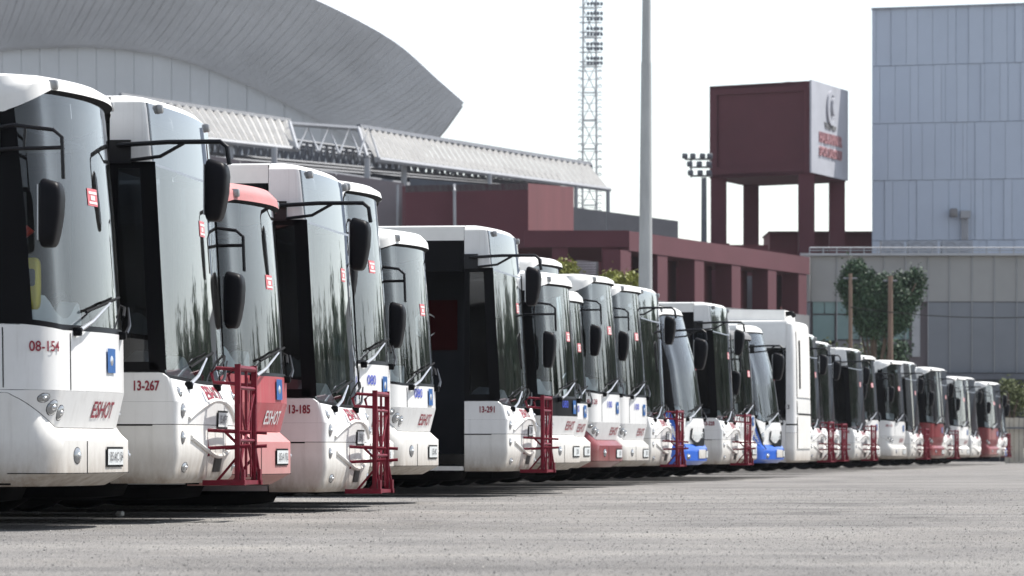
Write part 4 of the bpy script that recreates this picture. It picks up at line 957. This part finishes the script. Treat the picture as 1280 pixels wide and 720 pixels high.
for r_, (y, xs2) in enumerate(((196, (-24, -14, -2, 7)), (206, (-18, -6, 6)), (217, (-17, -5, 6)))):
    z = W(0, y+3, DF).z; child(MB().tube([b2+Vector((xs2[0]*k_, 0, z)), b2+Vector((10*k_, 0, z))], .06, 5), 'cross_bar', M['steel'], e2)
    for x in xs2:
        child(MB().rbox(b2.x+x*k_-.16, b2.x+x*k_+.16, DF-.35, DF+.05, z, z+.32, .5, 5), 'floodlamp', M['dsteel'], e2)
    child(MB().tube([b2+Vector((-.7, 0, W(0, 222, DF).z)), b2+Vector((-.7, 0, W(0, 199, DF).z))], .05, 4), 'frame_bar', M['steel'], e2)
# --- street light pole
DP = 144.5; pb = gz(806, DP); lp = tag(empty('lamp_post', pb), 'thick galvanised lighting column standing behind the bus row', 'lamp post')
zj = W(0, 78, DP).z
child(MB().tube([pb, pb+Vector((.0, 0, .04))], .5, 20), 'base_flange', M['dsteel'], lp)
child(MB().tube([pb, pb+Vector((0.02, 0, 5.5)), pb+Vector((.05, 0, zj))], [.30, .235, .175], 20), 'lower_shaft', M['pole'], lp)
child(MB().tube([pb+Vector((.05, 0, zj-.02)), pb+Vector((.08, 0, 19))], [.160, .125], 20), 'upper_shaft', M['pole'], lp)
child(MB().tube([pb+Vector((.08, 0, 18.95)), pb+Vector((.6, -.3, 19.5)), pb+Vector((1.6, -.8, 19.7))], .06, 8), 'lamp_arm', M['pole'], lp)
child(MB().rbox(pb.x+1.4, pb.x+2.3, DP-1.2, DP-.7, 19.6, 19.8, .5), 'lamp_head', M['dsteel'], lp)
# --- timber poles and cable
for px, y0, lab in ((1063, 342, 'thin weathered timber pole against the left of the tree'), (1113, 345, 'thick weathered timber pole in front of the tree trunk')):
    D = 186; p = gz(px, D); t_ = tag(empty('timber_pole', p), lab, 'pole'); r_ = .09 if px < 1100 else .115
    child(MB().tube([p, Vector((p.x, D, W(0, y0, D).z))], [r_*1.15, r_*.9], 10), 'shaft', M['wood'], t_)
    child(MB().tube([Vector((p.x-.3, D, W(0, y0+6, D).z)), Vector((p.x+.3, D, W(0, y0+6, D).z))], .04, 5), 'insulator_arm', M['dsteel'], t_)
cb = MB().tube([W(1063+ (1300-1063)*t/20, 384 + 12*t/20 + 22*(t/20)*(1-t/20), 186-.2) for t in range(21)], .02, 4).build('overhead_cable', M['rub'])
tag(cb, 'thin black overhead cable strung past the timber poles', 'cable')
# --- trees
def tree(px, D, spec, label, lm, n, lsize, trunk_r, name='tree'):
    base = gz(px, D); e = tag(empty(name, base), label, 'tree'); r2 = random.Random(int(px)); k = D/F
    tk = MB(); lf = MB()
    top = W(spec[0][0], spec[0][1], D)
    tk.tube([base, base+Vector((.1, 0, top.z*.35)), base+Vector((-.05, 0, top.z*.75))], [trunk_r, trunk_r*.8, trunk_r*.4], 9)
    for (cx, cy, rx, ry) in spec:
        c = W(cx, cy, D)+Vector((0, r2.uniform(-1, 1), 0)); tk.tube([base+Vector((.05, 0, top.z*.35)), (base+Vector((0, 0, top.z*.5))).lerp(c, .6), c], [trunk_r*.5, trunk_r*.3, .03], 6)
    tot = sum(s[2]*s[3] for s in spec)
    for (cx, cy, rx, ry) in spec:
        c = W(cx, cy, D); nn = int(n*rx*ry/tot); cl = []
        for _ in range(max(6, nn//28)):
            d = Vector((r2.gauss(0, 1), r2.gauss(0, 1), r2.gauss(0, 1))).normalized()*(r2.random()**.45)
            cl.append(Vector((c.x+d.x*rx*k, c.y+d.y*rx*k, c.z+d.z*ry*k)))
        for _ in range(nn):
            p = r2.choice(cl)+Vector((r2.gauss(0, 1), r2.gauss(0, 1), r2.gauss(0, 1)))*lsize*1.9
            u_ = Vector((r2.gauss(0, 1), r2.gauss(0, 1), r2.gauss(0, 1))).normalized(); v_ = u_.cross(Vector((r2.gauss(0, 1), r2.gauss(0, 1), r2.gauss(0, 1)))).normalized(); s_ = lsize*r2.uniform(.6, 1.3)
            lf.add([p-u_*s_, p+v_*s_*.5, p+u_*s_, p-v_*s_*.5], [(0, 1, 2, 3)])
    child(tk, 'trunk', M['bark'], e); child(lf, 'crown', lm, e)
    return e
tree(1092, 192, [(1070, 340, 11, 12), (1084, 372, 24, 30), (1118, 374, 26, 30), (1143, 355, 8, 18), (1100, 384, 20, 26), (1095, 404, 24, 16), (1120, 400, 14, 14), (1062, 360, 10, 16)], 'bushy dark green tree against the grey annexe', M['leaf'], 60000, .085, .15)
tree(706, 172, [(706, 345, 14, 16)], 'small yellow green tree top beside the louvred window', M['leafy'], 4000, .08, .14)
tree(775, 176, [(775, 358, 22, 14), (762, 352, 10, 8), (788, 354, 10, 9)], 'yellow green tree top behind the lighting column', M['leafy'], 5000, .08, .14)
tree(1262, 184, [(1258, 492, 12, 14), (1270, 500, 10, 18), (1252, 510, 8, 10)], 'olive tree by the fence past the last bus', M['leafo'], 4000, .09, .2)
tree(1120, 196, [(1122, 440, 8, 12), (1100, 440, 10, 10)], 'low shrub growing under the bushy dark green tree', M['leaf'], 900, .12, .1, 'shrub')
tree(1030, 206, [(1030, 446, 12, 9), (1065, 446, 14, 8)], 'olive shrub below the annexe windows', M['leafo'], 1100, .12, .1, 'shrub')
# --- yard end on the right
ef = empty('board_fence', gz(1285, 178)); tag(ef, 'cream vertical board fence past the last bus', 'fence')
for i in range(14):
    child(slab(MB(), rectp(1256+i*6, 1261.4+i*6, 522+(i % 2)*.5, ground_row(178)), 178+(i % 2)*.03, .05), 'board', M['cream'], ef)
child(slab(MB(), rectp(1254, 1342, 534, 536), 177.8, .1), 'rail', M['dsteel'], ef)
ew = empty('end_wall', gz(1250, 205)); tag(ew, 'wall coloured near black as shade, below the annexe at the yard end', 'wall')
for i in range(8): child(slab(MB(), rectp(1130+i*30, 1159.5+i*30, 474, ground_row(206)), 206, .4), 'wall_panel', M['dark'], ew)  # shade at the yard end, given as a near-black wall colour
# --- loose stones and litter on the asphalt
r3 = random.Random(3)
import numpy as np
rg = np.random.default_rng(5); NG = 60000
yy_ = 14.2+46*rg.random(NG)**2.1; xx_ = (rg.uniform(-70, 1350, NG)-640)/F*yy_
ss_ = rg.choice([.0022, .003, .004, .0055], NG, p=[.4, .35, .2, .05])*rg.uniform(.7, 1.4, NG)*(.75+yy_/60)
an = rg.uniform(0, 6.28, NG); vv = np.zeros((NG, 4, 3))
for k in range(3):
    rr_ = ss_*rg.uniform(.8, 1.6, NG)
    vv[:, k, 0] = xx_+rr_*np.cos(an+k*2.094); vv[:, k, 1] = yy_+rr_*np.sin(an+k*2.094); vv[:, k, 2] = -.001
vv[:, 3, 0] = xx_+ss_*rg.uniform(-.3, .3, NG); vv[:, 3, 1] = yy_+ss_*rg.uniform(-.3, .3, NG); vv[:, 3, 2] = ss_*rg.uniform(.6, 1.2, NG)
ff = (np.arange(NG)*4)[:, None, None]+np.array([[0, 1, 3], [1, 2, 3], [2, 0, 3]])[None]
gme = bpy.data.meshes.new('gravel'); gme.from_pydata(vv.reshape(-1, 3).tolist(), [], ff.reshape(-1, 3).tolist())
gm = bpy.data.materials.new('loose_stone'); gm.use_nodes = True; gt = gm.node_tree
gg = gt.nodes.new('ShaderNodeNewGeometry'); gr_ = gt.nodes.new('ShaderNodeValToRGB'); e_ = gr_.color_ramp.elements
e_[0].color = (.11, .105, .10, 1); e_[1].color = (.42, .40, .37, 1); k_e = e_.new(.5); k_e.color = (.22, .212, .2, 1)
gt.links.new(gg.outputs['Random Per Island'], gr_.inputs[0]); gt.links.new(gr_.outputs[0], gt.nodes['Principled BSDF'].inputs['Base Color']); gt.nodes['Principled BSDF'].inputs['Roughness'].default_value = .8
gme.materials.append(gm)
tag(obj('gravel', gme), 'fine loose stones scattered over the asphalt', 'gravel', kind='stuff')
for i, (px, py, sz_, lab) in enumerate(((150, 646, .05, 'crumpled white paper scrap in the shadow before bus 08-154'), (737, 594, .10, 'crumpled white scrap under the white bus past the red-bumpered one'), (1002, 583, .07, 'white litter scrap on the ground before the reversed bus'), (690, 600, .05, 'tiny pale litter scrap before bus 13-291'))):
    D = HC*F/(py-HZ); p = Vector(((px-640)/F*D, D, sz_*.5)); a = MB().rbox(-sz_*.7, sz_*.7, -sz_*.6, sz_*.6, -sz_*.5, sz_*.5, .8, 6)
    a.v = [tuple(c*(1+r3.uniform(-.35, .3)) if k < 2 else max(c, -sz_*.5) for k, c in enumerate(v)) for v in a.v]
    o_ = a.build('paper_scrap', M['paper'], None, 5); o_.location = p; tag(o_, lab, 'litter', 'scraps of litter')

# --- long shed and trees across the yard: out of frame, seen mirrored in the windscreens
sh_ = empty('depot_shed', (75, 150, 0)); tag(sh_, 'long dark depot shed across the yard, mirrored in the windscreens', 'building')
for i in range(16):
    a_ = R(9.5+2.6*i); b_ = R(9.5+2.6*(i+1)-.05); D = 150-2.2*i
    p = Vector((D*math.tan(a_), D, 0)); q = Vector((D*math.tan(b_)-.0, D-2.1, 0))
    child(wall3(p, q, 6.4, 6.4, .4, MB()), 'wall_panel', M['conc2' if i % 3 else 'greyc'], sh_)
for i in range(20):
    az = R(9.6+1.75*i+rnd.uniform(-.5, .5)); D = 132-1.2*i+rnd.uniform(-7, 7); hgt = rnd.choice((6.2, 7.0, 7.8, 9.2))
    x_ = 640+F*math.tan(az); k2 = F/D; yc = HZ-(hgt*.66-HC)*k2
    tree(x_, D, [(x_, yc, 2.2*k2, hgt*.30*k2), (x_-1.2*k2, yc+.8*k2, 1.4*k2, 1.3*k2), (x_+1.3*k2, yc+.5*k2, 1.3*k2, 1.4*k2)], 'rounded dark green yard tree standing along the depot shed', M['leaf'], 2600, .34, .2)['group'] = 'yard trees'
# --- unseen dark wall added behind the camera so the side glass mirrors black
wk = empty('dark_reflection_wall', (0, -34, 0)); tag(wk, 'long dark green wall added behind the camera to darken the side glass', 'building')
mw = mat('dark_green_sheet_cladding', (.035, .05, .042), .7, var=.2, vs=.5)
for i in range(30):
    x_ = -75+5*i
    child(MB().box(x_, x_+4.97, -34.4, -34+(.06 if i % 2 else 0), 0, 9.5), 'wall_panel', mw, wk)
child(MB().box(-75.5, 75.5, -40, -33.7, 9.51, 9.8), 'roof_edge', M['dsteel'], wk)
# --- thin summer haze over the yard
hz = MB().box(-440, 440, -80, 500, -1, 44).build('haze', bpy.data.materials.new('haze_air'))
tag(hz, kind='stuff'); hm = hz.data.materials[0]; hm.use_nodes = True; ht = hm.node_tree; ht.nodes.clear()
ho = ht.nodes.new('ShaderNodeOutputMaterial'); hv = ht.nodes.new('ShaderNodeVolumePrincipled')
hv.inputs['Color'].default_value = (.86, .9, .97, 1); hv.inputs['Density'].default_value = .00009; hv.inputs['Anisotropy'].default_value = .2
ht.links.new(hv.outputs[0], ho.inputs['Volume'])
